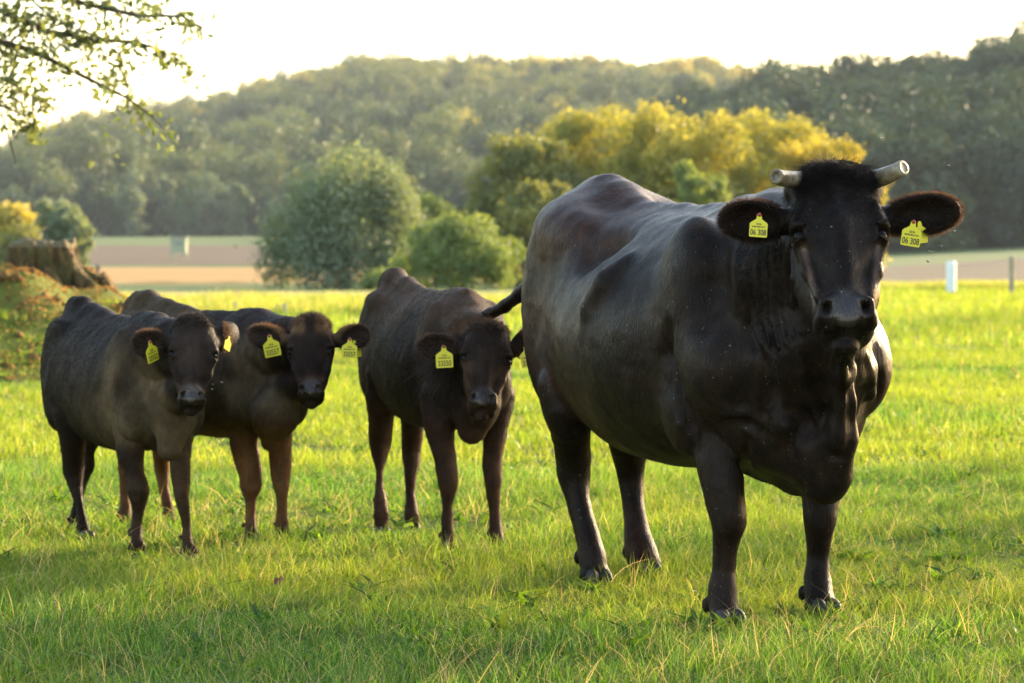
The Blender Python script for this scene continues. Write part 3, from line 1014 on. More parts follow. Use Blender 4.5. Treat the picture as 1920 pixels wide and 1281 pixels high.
# ================= the calves
def build_calf(spec):
    O, f, l, W = bovine_frame(*spec['frame'])
    up = np.array([0, 0, 1.0]); s = spec['s']
    base = np.array([*(O[:2] + f[:2] * .5), 0.0])
    root = empty('calf', base)
    prop(root, spec['label'], 'calf', 'young dark calves beside the big cow')
    F = Field(); R = np.array([f, l, up])
    wb = spec['wb']; bl = spec.get('belly', .38); ht = spec['hip']; bk = spec['back']; wd = spec.get('w', 1.0)
    F.loft(O, R, [(-.20, .05, ht - .11, ht - .30), (-.14, .10, ht - .055, bl + .18), (-.04, .14 * wd, ht - .02, bl + .08), (.10 * wb, .165 * wd, ht - .038, bl + .03),
                  (.3 * wb, .185 * wd, bk + .018, bl + .0), (.52 * wb, .205 * wd, bk, bl - .01), (.75 * wb, .20 * wd, bk + .005, bl), (.95 * wb, .16 * wd, bk + .01, bl + .02),
                  (1.06 * wb, .12 * wd, bk - .04, bl + .05), (1.14 * wb, .07, bk - .14, bl + .12)], k=.04, ntop=1.7, nbot=2.2)
    F.chain([W(-.17, 0, ht - .05), W(-.08, 0, ht - .028), W(.0, 0, ht - .028), W(.16, 0, ht - .055), W(.32, 0, bk - .01)], [.020, .026, .028, .026, .022], k=.075)
    F.chain([W(.10, 0, ht - .06), W(.5 * wb, 0, bk - .02), W(.95 * wb, 0, bk - .01)], [.022, .022, .03], k=.04)
    for q in (-1, 1):
        F.ell(W(-.17, q * .055, ht - .13), (.03, .03, .04), k=.05)
        F.ell(W(.05, q * .105 * wd, ht - .115), (.08, .028, .035), R, k=.08)
        F.ell(W(-.05, q * .09 * wd, ht - .30), (.10, .062, .20), R, k=.06)
        F.ell(W(.04, q * .115 * wd, ht - .40), (.09, .05, .12), R, k=.06)
        F.ell(W(.92 * wb, q * .115 * wd, bk - .20), (.11, .058, .17), R, k=.06)
        F.ell(W(1.0 * wb, q * .105 * wd, bk - .34), (.10, .058, .10), R, k=.05)
        F.ell(W(.18, q * .215, ht - .22), (.09, .035, .08), R, k=.08, carve=True)
        F.chain([W(.76 * wb, q * .235, bk - .2), W(.79 * wb, q * .22, bk - .4)], [.02, .02], k=.05, carve=True)
    C = at(*spec['head'])
    HR = rot_head(*spec['hrot'])
    Uh, Xh, Nh = HR
    F.chain([W(.90 * wb, 0, bk - .12), (W(.90 * wb, 0, bk - .12) + C) / 2 + up * .01, C + Uh * .05 * s - Nh * .14 * s], [.125, .105, .080], k=.06)
    F.chain([W(1.0 * wb, 0, bk - .28), (W(1.06 * wb, 0, bk - .28) + C - up * .12) / 2, C - Uh * .08 * s - Nh * .2 * s], [.095, .062, .040], k=.04)
    F.chain([W(.85 * wb, 0, bk - .05), C + Uh * .14 * s - Nh * .12 * s], [.07, .062], k=.06)
    br = [at(*q[:3]) for q in spec['brisket']]
    F.chain([W(.98 * wb, 0, bl + .12)] + br, [.09] + [q[3] for q in spec['brisket']], k=.055)
    feet = []
    for rows, Yf in spec['legs']:
        pts, rs = leg_px(F, rows, Yf, k=.016, thin=.96, knee=.45)
        F.chain([pts[-6] - f * .012, pts[-3] - f * .018, pts[-2] - f * .012], [.014, .010, .014], k=.018)
        for q in (-1, 1):
            F.ell(pts[-2] - f * .028 + l * q * .018, (.008, .008, .014), k=.008)
            F.ell(pts[-1] + f * .008 + l * q * .015 - up * .010, (.019, .019, .024), k=.012)
        feet.append((pts[-1], Yf))
    for rows, Yf in spec['legs'][:2]:
        r = min(rows[1:-4], key=lambda r: -r[3])
        p = at((r[1] + r[2]) / 2, r[0], Yf + r[3])
        F.cap(p - f * .028 + up * .01, p - f * .01 + up * .15, .016, .028, k=.03)
    # short tail
    tl = [W(-.13, 0, ht - .04), W(-.185, .0, ht - .11), W(-.20, .01, ht - .32), W(-.19, .02, ht - .50)]
    F.chain(tl, [.026, .020, .014, .010], k=.04)
    head(F, C, HR, s, True)
    eR = []
    for b_, t_, fd, cup in spec['ears']:
        q = -1 if b_ < 0 else 1
        bb = C + (Uh * .105 + Xh * q * .115 - Nh * .07) * s
        tt = at(*t_)
        ear(F, bb, tt, (0, 0, 1), fd, .098, root=.024, cup=cup)
        eR.append((bb, tt))
    def disp(p):
        d = smooth01(np.linalg.norm(p - C, axis=1), .22 * s, .5 * s)
        return d * (.003 * vnoise(p, 22, 31) + .0016 * vnoise(p, 60, 32)) + .0008 * vnoise(p, 90, 33)
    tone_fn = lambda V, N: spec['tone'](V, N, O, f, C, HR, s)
    def wet(V):
        q = (V - C) @ HR.T / s
        pad = np.exp(-(((q[:, 0] + .258) / .058) ** 2 + (q[:, 1] / .066) ** 2) ** 2) * smooth01(q[:, 2], .04, .065)
        return np.clip(pad, 0, 1)
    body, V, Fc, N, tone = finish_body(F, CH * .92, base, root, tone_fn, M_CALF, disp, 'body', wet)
    for q in (-1, 1):
        eyeball(root, C + (Xh * q * .112 + Nh * .036 - Uh * .002) * s, .0255 * s, base)
    hv, hf = hoof_mesh(.5)
    hme = mesh_np('hoof', hv, hf)
    for p, Yf in feet:
        o = link('hoof', hme, M_HOOF, root, np.array([p[0], p[1], 0]) + f * .02 - base)
        o.rotation_euler = (0, 0, math.atan2(f[0], -f[1]))
    for tg in spec['tags']:
        ear_tag(root, base, at(*tg[0]), tg[1], spec['number'], **tg[2])
    if FUR:
        r = np.random.default_rng(spec['seed'])
        def flow(p):
            g = np.tile(-f * .6 + np.array([0, 0, -.8]), (len(p), 1))
            q = (p - C) @ HR.T / s
            hd = (1 - smooth01(np.linalg.norm(p - C, axis=1), .30 * s, .42 * s))[:, None]
            hdir = -Uh * .8 + np.sign(q[:, 1:2]) * Xh * .5
            return g * (1 - hd) + hdir * hd
        def lenf(p):
            q = (p - C) @ HR.T / s
            d = np.linalg.norm(p - C, axis=1)
            L = np.full(len(p), spec.get('hair', .011))
            L = np.where((d < .4 * s) & (q[:, 0] < .05), .005, L)
            L = np.where((d < .42 * s) & (q[:, 0] > .1), .010, L)
            return L
        def wt(c):
            q = (c - C) @ HR.T / s
            d = np.linalg.norm(c - C, axis=1)
            w = np.ones(len(c))
            pad = (((q[:, 0] + .262) / .06) ** 2 + (q[:, 1] / .066) ** 2 < 1) & (q[:, 2] > .04) & (d < .42 * s)
            eye = (np.abs(np.abs(q[:, 1]) - .12) < .045) & (np.abs(q[:, 0]) < .035) & (q[:, 2] > 0)
            return np.where(pad | eye, 0.0, w)
        coat_hair(body, V, Fc, N, tone, root, base, int(90000 * FUR), lenf, spec['seed'], flow, C, rad=.0004, weight=wt, lift=.32)
        q = (V - C) @ HR.T / s
        m = (np.abs(q[:, 1]) > .17) & (np.linalg.norm(V - C, axis=1) < .48 * s) & (q[:, 2] > -.17) & (q[:, 0] > -.08)
        idx = r.choice(np.nonzero(m)[0], int(5000 * FUR))
        ec = np.where(q[idx, 1:2] > 0, (eR[1][0] * .42 + eR[1][1] * .58)[None], (eR[0][0] * .42 + eR[0][1] * .58)[None])
        dv = V[idx] - ec; dv /= np.linalg.norm(dv, axis=1, keepdims=True)
        dirs = dv * .8 + N[idx] * .5 + .2 * r.normal(size=(len(idx), 3))
        dirs /= np.linalg.norm(dirs, axis=1, keepdims=True)
        tn = tone[idx] + np.array([.07, .05, .035]) * r.random((len(idx), 1))
        strands('ear_fringe', V[idx], dirs, .006 + .009 * r.random(len(idx)), .4, tn, root, M_FUR2, base, rad=.0004, npt=4, droop=.1, seed=11)
        m = (q[:, 0] > .17) & (np.abs(q[:, 1]) < .12) & (np.linalg.norm(V - C, axis=1) < .35 * s)
        idx = r.choice(np.nonzero(m)[0], int(2500 * FUR))
        dirs = N[idx] * .8 + .5 * r.normal(size=(len(idx), 3)); dirs /= np.linalg.norm(dirs, axis=1, keepdims=True)
        strands('topknot', V[idx], dirs, .008 + .014 * r.random(len(idx)), .5, tone[idx] + np.array(spec['crown']) * r.random((len(idx), 1)), root, M_FUR, base, rad=.0005, npt=4, droop=.2, seed=12)
    return root

def mixc(c, m, col):
    m = np.clip(m, 0, 1)[:, None]
    return c * (1 - m) + np.array(col) * m

def tone_calf1(V, N, O, f, C, HR, s):
    q = (V - C) @ HR.T / s
    u = (V - O) @ f; z = V[:, 2]; n = vnoise(V, 9, 41)
    c = np.tile([.011, .0078, .0062], (len(V), 1)) * (1 + .3 * n[:, None])
    hd = 1 - smooth01(np.linalg.norm(V - C, axis=1), .33 * s, .45 * s)
    fr = smooth01(u + .12 * n, .66, .90) * smooth01(z + .06 * n, .36, .48) * (1 - smooth01(z + .08 * n, .66, .84)) * (1 - hd) * (.65 + .35 * vnoise(V, 26, 43))
    c = mixc(c, np.minimum(fr * 1.3, 1), (.066, .050, .030))
    c = mixc(c, (1 - smooth01(z, .35, .5)) * .5 * smooth01(V[:, 0] - np.mean(V[:, 0]), -.2, .3), (.05, .032, .018))  # warm sunlight painted into the lower legs, stronger towards the right
    c = mixc(c, hd * .45 * smooth01(n, -.3, .7), (.040, .030, .027))
    c = mixc(c, hd * np.exp(-(((q[:, 0] + .22) / .03) ** 2)) * .5, (.055, .038, .030))
    return c
def tone_calf2(V, N, O, f, C, HR, s):
    q = (V - C) @ HR.T / s
    u = (V - O) @ f; z = V[:, 2]; n = vnoise(V, 9, 51)
    c = np.tile([.013, .009, .0073], (len(V), 1)) * (1 + .3 * n[:, None])
    hd = 1 - smooth01(np.linalg.norm(V - C, axis=1), .33 * s, .45 * s)
    fr = smooth01(u + .10 * n, .56, .74) * smooth01(z + .05 * n, .44, .58) * (1 - smooth01(z, .76, .86)) * (1 - hd) * (.7 + .3 * vnoise(V, 26, 53))
    c = mixc(c, np.minimum(fr * 1.3, 1), (.074, .056, .034))
    c = mixc(c, smooth01(z, .78, .9) * (1 - smooth01(u, .35, .6)) * .6, (.060, .045, .026))
    c = mixc(c, (1 - smooth01(z, .40, .55)) * .85, (.085, .044, .020))
    c = mixc(c, (1 - smooth01(z, .04, .12)) * .6, (.03, .02, .014))
    ft = hd * smooth01(q[:, 0], .07, .15) * smooth01(np.abs(q[:, 1]), .015, .05) * (q[:, 2] > -.06)
    c = mixc(c, ft * .8, (.10, .058, .028))
    c = mixc(c, hd * np.exp(-(((q[:, 0] + .2) / .025) ** 2)) * .45, (.06, .034, .026))
    return c
def tone_calf3(V, N, O, f, C, HR, s):
    q = (V - C) @ HR.T / s
    u = (V - O) @ f; z = V[:, 2]; n = vnoise(V, 9, 61)
    c = np.tile([.012, .008, .0062], (len(V), 1)) * (1 + .35 * n[:, None])
    hd = 1 - smooth01(np.linalg.norm(V - C, axis=1), .33 * s, .45 * s)
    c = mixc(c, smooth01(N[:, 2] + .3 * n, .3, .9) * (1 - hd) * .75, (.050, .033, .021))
    c = mixc(c, (1 - hd) * smooth01(n, .0, .8) * .6, (.030, .019, .013))
    c = mixc(c, (1 - smooth01(z, .3, .5)) * smooth01(N[:, 0], -.1, .6) * .7, (.075, .042, .022))  # sunlit brown painted on the right-facing side of the legs
    c = mixc(c, (1 - smooth01(z, .45, .6)) * .4, (.04, .022, .015))
    c = mixc(c, hd * smooth01(np.abs(q[:, 1]), .05, .1) * (q[:, 0] < -.03) * .5, (.045, .028, .017))
    c = mixc(c, hd * smooth01(q[:, 0], .19, .25) * .5, (.06, .035, .02))
    return c

CALVES = [
    dict(seed=101, label='leftmost dark calf with grey brown chest standing in front of another calf', s=.61,
         frame=(-1.706, 13.1, -1.29, 12.14), wb=1.02, hip=.945, back=.882, belly=.385, w=1.0,
         head=(362, 670, 11.70), hrot=(7, 20, 3), crown=(.03, .02, .015), number='33552',
         brisket=[(326, 782, 12.00, .078), (318, 842, 11.98, .042)],
         legs=[([(770, 100, 165, -.05), (820, 112, 160, -.03), (857, 117, 158, .04), (885, 119, 158, .08), (915, 127, 157, .07), (940, 137, 158, .04), (966, 143, 163, .03), (990, 145, 170, .0), (1008, 148, 173, -.02)], 13.0),
               ([(780, 140, 200, -.04), (824, 149, 186, .0), (850, 155, 178, .06), (875, 150, 178, .08), (900, 144, 165, .07), (930, 138, 157, .04), (955, 133, 150, .03), (975, 131, 150, .0), (985, 131, 151, -.02)], 13.35),
               ([(760, 206, 274, .06), (824, 216, 271, .03), (857, 222, 269, .01), (889, 236, 271, .0), (918, 240, 279, -.01), (946, 246, 275, .0), (978, 247, 268, .01), (1000, 245, 268, .0), (1022, 243, 269, -.02)], 12.15),
               ([(780, 318, 372, .06), (830, 318, 358, .03), (865, 320, 355, .01), (900, 322, 357, .0), (928, 325, 357, -.01), (954, 333, 357, .0), (985, 340, 360, .01), (1008, 340, 362, .0), (1030, 341, 365, -.02)], 12.08)],
         ears=[(-1, (248, 645, 11.80), (.15, -1, .1), 1.0), (1, (443, 618, 11.95), (.75, -.5, .2), .0)],
         tags=[((281, 641, 11.70), .060, dict(yaw=55, roll=-16)), ((430, 632, 11.72), .040, dict(yaw=62, roll=22, back=True))],
         tone=tone_calf1),
    dict(seed=202, label='calf with tan forehead and brown legs standing between the two other calves', s=.62,
         frame=(-1.50, 13.6, -.957, 12.83), wb=.95, hip=.955, back=.885, belly=.40, w=1.0,
         head=(583, 664, 12.42), hrot=(0, 24, -2), crown=(.06, .035, .02), number='33557',
         brisket=[(515, 780, 12.62, .085), (508, 829, 12.68, .038)],
         legs=[([(780, 225, 300, -.05), (830, 222, 262, .0), (860, 222, 250, .06), (880, 222, 248, .08), (905, 224, 245, .06), (930, 226, 243, .04), (945, 226, 244, .02), (965, 224, 247, .0), (975, 224, 248, -.02)], 13.45),
               ([(790, 270, 340, -.04), (835, 284, 322, .0), (865, 291, 316, .06), (885, 293, 316, .08), (911, 298, 317, .06), (930, 302, 321, .04), (950, 305, 326, .02), (965, 307, 329, .0), (978, 309, 332, -.02)], 13.65),
               ([(760, 424, 490, .06), (833, 433, 482, .03), (872, 442, 488, .01), (891, 448, 491, .0), (912, 450, 490, -.01), (934, 458, 482, .0), (961, 459, 481, .01), (985, 458, 483, .0), (1003, 458, 485, -.02)], 12.85),
               ([(770, 500, 552, .06), (830, 505, 546, .03), (865, 506, 543, .01), (891, 508, 543, .0), (915, 513, 543, -.01), (934, 517, 541, .0), (961, 518, 541, .01), (985, 516, 543, .0), (1003, 515, 543, -.02)], 12.85)],
         ears=[(-1, (467, 624, 12.52), (.1, -1, .1), 1.0), (1, (694, 624, 12.52), (-.1, -1, .1), 1.0)],
         tags=[((505, 630, 12.40), .064, dict(yaw=-10, roll=-12)), ((656, 636, 12.40), .058, dict(yaw=0, roll=2)), ((664, 640, 12.5), .05, dict(yaw=30, roll=-6, back=True))],
         tone=tone_calf2),
    dict(seed=303, label='reddish brown calf nearest the cow with her tail lying behind its head', s=.66,
         frame=(-.467, 13.3, -.149, 12.3), wb=1.02, hip=1.05, back=.975, belly=.455, w=.92,
         head=(911, 681, 11.95), hrot=(1, 30, 5), crown=(.09, .05, .03), number='33550',
         brisket=[(889, 762, 12.24, .092), (885, 806, 12.24, .055)],
         legs=[([(700, 686, 750, -.05), (757, 689, 740, -.03), (800, 693, 735, .04), (828, 693, 733, .08), (855, 697, 727, .06), (880, 702, 721, .04), (910, 702, 721, .03), (938, 701, 727, .0), (962, 700, 729, -.02)], 13.2),
               ([(720, 748, 800, -.05), (779, 751, 795, -.03), (815, 753, 792, .05), (846, 754, 789, .08), (868, 757, 787, .06), (900, 758, 782, .04), (925, 758, 781, .03), (950, 757, 785, .0), (965, 757, 786, -.02)], 13.35),
               ([(740, 786, 856, .06), (800, 797, 852, .03), (840, 808, 854, .01), (868, 814, 857, .0), (899, 818, 860, -.01), (926, 823, 855, .0), (950, 828, 850, .01), (980, 827, 849, .01), (1005, 825, 853, .0), (1026, 824, 854, -.02)], 12.28),
               ([(740, 900, 965, .06), (800, 905, 953, .03), (835, 905, 944, .01), (868, 905, 941, .0), (895, 906, 941, -.01), (926, 910, 940, .0), (953, 918, 938, .01), (980, 917, 940, .01), (1000, 916, 944, .0), (1020, 917, 948, -.02)], 12.40)],
         ears=[(-1, (785, 645, 12.05), (.1, -1, .1), 1.0), (1, (1018, 622, 12.05), (-.3, -1, .1), 1.0)],
         tags=[((832, 650, 11.92), .062, dict(yaw=0, roll=-3)), ((985, 650, 11.95), .060, dict(yaw=-15, roll=-14)), ((996, 656, 12.0), .045, dict(yaw=35, roll=-25, back=True))],
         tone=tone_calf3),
]
# ------------------------------------------------------------------ land
def terrain_z(x, y):
    """height of the land at x, y (arrays)"""
    x = np.asarray(x, float); y = np.asarray(y, float)
    z = np.interp(y, [0, 60, 75, 100, 150, 200, 300, 400, 500, 600, 700], [0, 0, -.12, -.5, -1.1, -1.6, -1.8, -1.5, -.7, .1, .9])
    side = smooth01(x / np.maximum(y, 1), .10, .18)
    z = z + side * np.interp(y, [0, 90, 200, 400, 700], [0, 0, .9, 1.2, .6])
    z = z + .012 * np.sin(x * 1.7 + y * .9) * np.sin(y * 1.3) + .02 * np.sin(x * .35 + 1.3) * np.sin(y * .41) * smooth01(y, 14, 25)
    return z

def mound_z(x, y):
    dx = (x + 4.65); dy = (y - 29.6)
    r = np.sqrt((dx / 1.95) ** 2 + (dy / 3.3) ** 2)
    m = .80 * (1 - smooth01(r, .30, 1.12))
    return m * (1 + .10 * np.sin(x * 5 + y * 3) + .08 * np.sin(x * 9 - y * 7))

def ground_z(x, y):
    return terrain_z(x, y) + mound_z(x, y)

def sheet(name, x0, x1, ys, nx, mat, zoff=0.0, edge=None, kind='structure', label=None):
    """ground sheet between rows ys; x spans grow with distance. edge(x, row t) shifts y for wavy borders"""
    ys = np.asarray(ys, float)
    T = np.linspace(-1, 1, nx)
    a0 = -x0(ys)[:, None]; a1 = x1(ys)[:, None]
    X = a0 + (a1 - a0) * (T[None] + 1) / 2
    Y = np.repeat(ys[:, None], nx, 1)
    if edge is not None:
        Y = Y + edge(X, Y)
    Z = ground_z(X, Y) + zoff
    V = np.stack([X, Y, Z], -1).reshape(-1, 3)
    i = np.arange(len(ys) - 1)[:, None] * nx + np.arange(nx - 1)[None]
    F = np.stack([i, i + 1, i + nx + 1, i + nx], -1).reshape(-1, 4)
    o = link(name, mesh_np(name, V, F), mat)
    prop(o, label, kind=kind)
    return o

def meadow_mat():
    M = Mat('meadow_soil')
    co = M.coord('Object')
    n = M.noise(co, 2.2, 5, .6)
    n2 = M.noise(co, .35, 4, .6)
    n3 = M.noise(co, 28, 4, .6)
    near = M.ramp(n, [(.35, (.035, .050, .012)), (.65, (.070, .095, .020))])
    far = M.ramp(n2, [(.30, (.085, .125, .018)), (.5, (.14, .17, .024)), (.72, (.22, .22, .035))])
    sep = M.n('ShaderNodeSeparateXYZ'); M.l(co, sep.inputs[0])
    f = M.n('ShaderNodeMapRange'); M.set(f, From_Min=14.0, From_Max=40.0); M.l(sep.outputs[1], f.inputs['Value'])
    col = M.mix(f.outputs[0], near, far)
    col = M.mix(M.math('MULTIPLY', M.ramp(n3, [(.55, 0), (.75, 1)]), .3), col, (.09, .065, .03))
    M.pbr(Base_Color=col, Roughness=.9, Specular_IOR_Level=.1, Normal=M.bump(n3, .8, .03))
    return M.m

def field_mat(name, a, b, scale, stretch, rough=.95):
    M = Mat(name)
    co = M.coord('Object')
    n = M.noise(co, scale, 5, .6, stretch)
    n2 = M.noise(co, scale * 12, 3, .6)
    col = M.mix(n, a, b)
    col = M.mix(M.math('MULTIPLY', n2, .35), col, M.mix(1.0, col, (.6, .6, .6), 'MULTIPLY'))
    M.pbr(Base_Color=col, Roughness=rough, Specular_IOR_Level=.1, Normal=M.bump(n2, .6, .2))
    return M.m

def soil_mat():
    M = Mat('mound_earth')
    co = M.coord('Object')
    n = M.noise(co, 3.5, 5, .65); n2 = M.noise(co, 22, 5, .65)
    col = M.ramp(n, [(.3, (.13, .075, .03)), (.5, (.32, .17, .06)), (.7, (.22, .15, .05))])
    col = M.mix(M.math('MULTIPLY', n2, .6), col, (.06, .04, .02))
    M.pbr(Base_Color=col, Roughness=.95, Specular_IOR_Level=.1, Normal=M.bump(n2, 1.0, .06))
    return M.m

def build_land():
    wide = lambda k0, k: (lambda ys: k0 + k * ys)
    ys = np.concatenate([np.linspace(-3, 20, 60), np.linspace(20.5, 45, 100), np.linspace(47, 82, 20)])
    sheet('meadow', wide(9, .32), wide(9, .32), ys, 220, meadow_mat())
    g_far = field_mat('far_grass', (.075, .115, .035), (.12, .155, .05), .05, (1, 1, 1))
    w2 = wide(30, .55)
    # one base sheet beyond the meadow, fields laid on it
    sheet('valley_ground', w2, w2, np.concatenate([np.linspace(81.8, 400, 60), np.linspace(420, 760, 20)]), 60, g_far, -.01)
    tan = field_mat('dry_grass', (.34, .26, .11), (.25, .22, .08), .08, (.3, 1, 1))
    edge = lambda amp, fr: (lambda X, Y: amp * np.sin(X * fr + Y * .01) + amp * .5 * np.sin(X * fr * 2.7))
    sheet('dry_grass_strip', wide(10, .25), (lambda ys: .02 * ys), np.linspace(55, 71, 8), 40, tan, .05, edge(.5, .35))
    sheet('dry_grass_strip', wide(10, .25), (lambda ys: -.045 * ys), np.linspace(152, 168, 6), 40, tan, .03, edge(.8, .1))
    sheet('valley_grass', wide(10, .25), (lambda ys: .02 * ys), np.linspace(71.5, 82.5, 6), 40, g_far, .04, edge(.3, .3))
    stub = field_mat('stubble', (.36, .21, .07), (.28, .17, .055), .02, (.2, 1, 1))
    sheet('stubble_field', wide(10, .25), (lambda ys: -.045 * ys), np.linspace(172, 296, 24), 40, stub, .03, edge(1.5, .05))
    sheet('stubble_field', (lambda ys: .025 * ys), (lambda ys: .05 * ys), np.linspace(172, 296, 24), 20, stub, .03, edge(1.5, .05))
    plough = field_mat('ploughed_soil', (.12, .085, .052), (.088, .062, .040), .02, (.15, 1, 1))
    sheet('ploughed_field', wide(10, .25), wide(10, .05), np.linspace(318, 520, 24), 60, plough, .03, edge(2.0, .03))
    plough2 = field_mat('ploughed_soil_east', (.12, .088, .055), (.088, .066, .042), .03, (.12, 1, 1))
    sheet('ploughed_field', (lambda ys: -.108 * ys), wide(20, .35), np.linspace(104, 300, 30), 40, plough2, .03, edge(.9, .06))
    # hedge-green margins are left as the base grass

# ------------------------------------------------------------------ hills
def ridge(px_list, name_y, thick=0):
    px = np.array(px_list, float)
    return lambda x_over_y: np.interp(x_over_y * FPX + 960, px[:, 0], (440 - px[:, 1]) / FPX)

RID_FAR = ridge([(-900, 330), (-300, 315), (0, 296), (90, 240), (200, 210), (350, 196), (460, 162), (560, 136), (640, 116), (760, 106), (900, 106), (1100, 110), (1300, 110), (1400, 130), (1500, 150), (1700, 190), (2300, 260), (3000, 300)], 0)
RID_NEAR = ridge([(1000, 432), (1150, 405), (1190, 300), (1220, 212), (1290, 180), (1420, 152), (1480, 142), (1550, 134), (1640, 122), (1700, 104), (1780, 102), (1860, 84), (1920, 56), (2100, 0), (2500, -60), (3000, -60)], 0)

def hill_far(x, y):
    r = RID_FAR(x / y) * 1500 + HCAM - 18
    t = smooth01(y, 690, 1500)
    tt = np.clip((y - 690) / 810, 0, 1)
    z = .9 + (r - .9) * (tt * .75 + t * .25)
    z = z * np.where(y > 1500, 1 - .15 * smooth01(y, 1500, 2300), 1)
    return z + 2.0 * np.sin(x * .021 + y * .013) * tt * (1 - tt) * 4 * .8 - 4 * (1 - smooth01(y, 680, 722))
def hill_near(x, y):
    r = RID_NEAR(x / y) * 700 + HCAM - 14
    tt = np.clip((y - 420) / 280, 0, 1)
    base = -.3
    z = base + (r - base) * (tt * .8 + smooth01(tt, 0, 1) * .2)
    return np.maximum(z, -3) - 3 * (1 - smooth01(y, 418, 436))

def hill_mesh(name, fn, xs, ys, mat, zlo=None):
    T = np.linspace(xs[0], xs[1], 120)
    ys = np.asarray(ys)
    X = T[None] * ys[:, None]; Y = np.repeat(ys[:, None], len(T), 1)
    Z = fn(X, Y)
    V = np.stack([X, Y, Z], -1).reshape(-1, 3); nx = len(T)
    i = np.arange(len(ys) - 1)[:, None] * nx + np.arange(nx - 1)[None]
    F = np.stack([i, i + 1, i + nx + 1, i + nx], -1).reshape(-1, 4)
    o = link(name, mesh_np(name, V, F), mat)
    prop(o, kind='structure')
    return o

# ------------------------------------------------------------------ foliage
def leaf_mat(name, ca, cb, lit, gloss=.35, trans=.45, objvar=True):
    """leaf colour varies per tree, per clump and per leaf; light passes through"""
    M = Mat(name)
    r1 = M.attr('leafvar').outputs['Fac']
    if objvar:
        r2 = M.n('ShaderNodeObjectInfo').outputs['Random']
        tint = M.attr('tint', 'INSTANCER').outputs['Fac']
    col = M.mix(r1, ca, cb)
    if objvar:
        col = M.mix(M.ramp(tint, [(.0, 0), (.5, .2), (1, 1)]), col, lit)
        col = M.mix(1.0, col, M.ramp(r2, [(.0, (.34, .42, .44)), (.35, (.75, .80, .75)), (.7, (1.05, 1.0, .95)), (1, (1.75, 1.55, 1.35))]), 'MULTIPLY')
    d = M.n('ShaderNodeBsdfDiffuse'); M.l(col, d.inputs['Color'])
    t = M.n('ShaderNodeBsdfTranslucent')
    M.l(M.mix(1.0, col, (1.25, 1.2, .6), 'MULTIPLY'), t.inputs['Color'])
    mx = M.n('ShaderNodeMixShader'); mx.inputs[0].default_value = trans
    M.l(d.outputs[0], mx.inputs[1]); M.l(t.outputs[0], mx.inputs[2])
    g = M.n('ShaderNodeBsdfGlossy'); g.inputs['Roughness'].default_value = .5
    g.inputs['Color'].default_value = (1, 1, 1, 1)
    m2 = M.n('ShaderNodeMixShader'); m2.inputs[0].default_value = gloss * .12
    M.l(mx.outputs[0], m2.inputs[1]); M.l(g.outputs[0], m2.inputs[2])
    M.l(m2.outputs[0], M.out.inputs['Surface'])
    return M.m

def leaf_cards(P, D, size, r, aspect=.55, var=None, fold=True):
    """diamond leaves (4 triangles worth as 2 quads folded) at P facing D"""
    n = len(P)
    D = D / (np.linalg.norm(D, axis=1, keepdims=True) + 1e-9)
    a = r.normal(size=(n, 3)); a -= (a * D).sum(1, keepdims=True) * D; a /= np.linalg.norm(a, axis=1, keepdims=True)
    b = np.cross(D, a)
    L = size[:, None]; Wd = L * aspect
    V = np.stack([P - a * L * .5, P + b * Wd * .5 + D * L * .08 - a * L * .05, P + a * L * .5, P - b * Wd * .5 + D * L * .08 - a * L * .05], 1).reshape(-1, 3)
    F = np.arange(n * 4).reshape(-1, 4)
    return V, F

def crown_points(r, n, lobes, shell=.55):
    """points spread through overlapping lobes (cx,cy,cz,rx,ry,rz), denser near each lobe's skin"""
    lobes = np.asarray(lobes, float)
    vol = lobes[:, 3] * lobes[:, 4] * lobes[:, 5]
    w = vol ** .67; w /= w.sum()
    k = r.choice(len(lobes), n, p=w)
    d = r.normal(size=(n, 3)); d /= np.linalg.norm(d, axis=1, keepdims=True)
    rad = (shell + (1.05 - shell) * r.random(n) ** .6)[:, None]
    rad = rad * np.where(r.random((n, 1)) < .35, 1 + .45 * r.random((n, 1)), 1)
    P = lobes[k, :3] + d * lobes[k, 3:] * rad + r.normal(size=d.shape) * lobes[k, 3:] * .22
    return P, d, k

def make_lobes(r, h, w, z0, n, top=.5):
    """lobes of a broad crown of height h (from z0) and width w"""
    out = []
    fine = n > 13
    ph = r.random(4) * 6.28
    for i in range(n * 5 if fine else n):
        t = (i + .5) / n
        z = z0 + (h - z0) * ((.04 + .94 * r.random() ** .85) if fine else (.08 + .84 * r.random()))
        u = (z - z0) / (h - z0)
        env = math.sqrt(max(0.05, 1 - ((u - .42) / .62) ** 2)) * w * .5
        a = r.random() * 6.283; rr = env * ((.55 + .40 * r.random()) if fine else (.35 + .5 * r.random()))
        if fine: rr *= 1 + .16 * math.sin(3 * a + ph[0]) + .14 * math.sin(5 * a + 7 * u + ph[1]); z += (h - z0) * .05 * math.sin(4 * a + ph[2])
        s = w * ((.045 + .055 * r.random()) if fine else (.13 + .10 * r.random()))
        out.append((math.cos(a) * rr, math.sin(a) * rr, z, s * 1.05, s * 1.05, s * (.75 + .3 * r.random())))
    out.append((0, 0, z0 + (h - z0) * .5, w * .26, w * .26, (h - z0) * .34))
    return out

def set_leafvar(me, vals):
    a = me.attributes.new('leafvar', 'FLOAT', 'POINT')
    a.data.foreach_set('value', np.repeat(vals, 4).astype(np.float32))

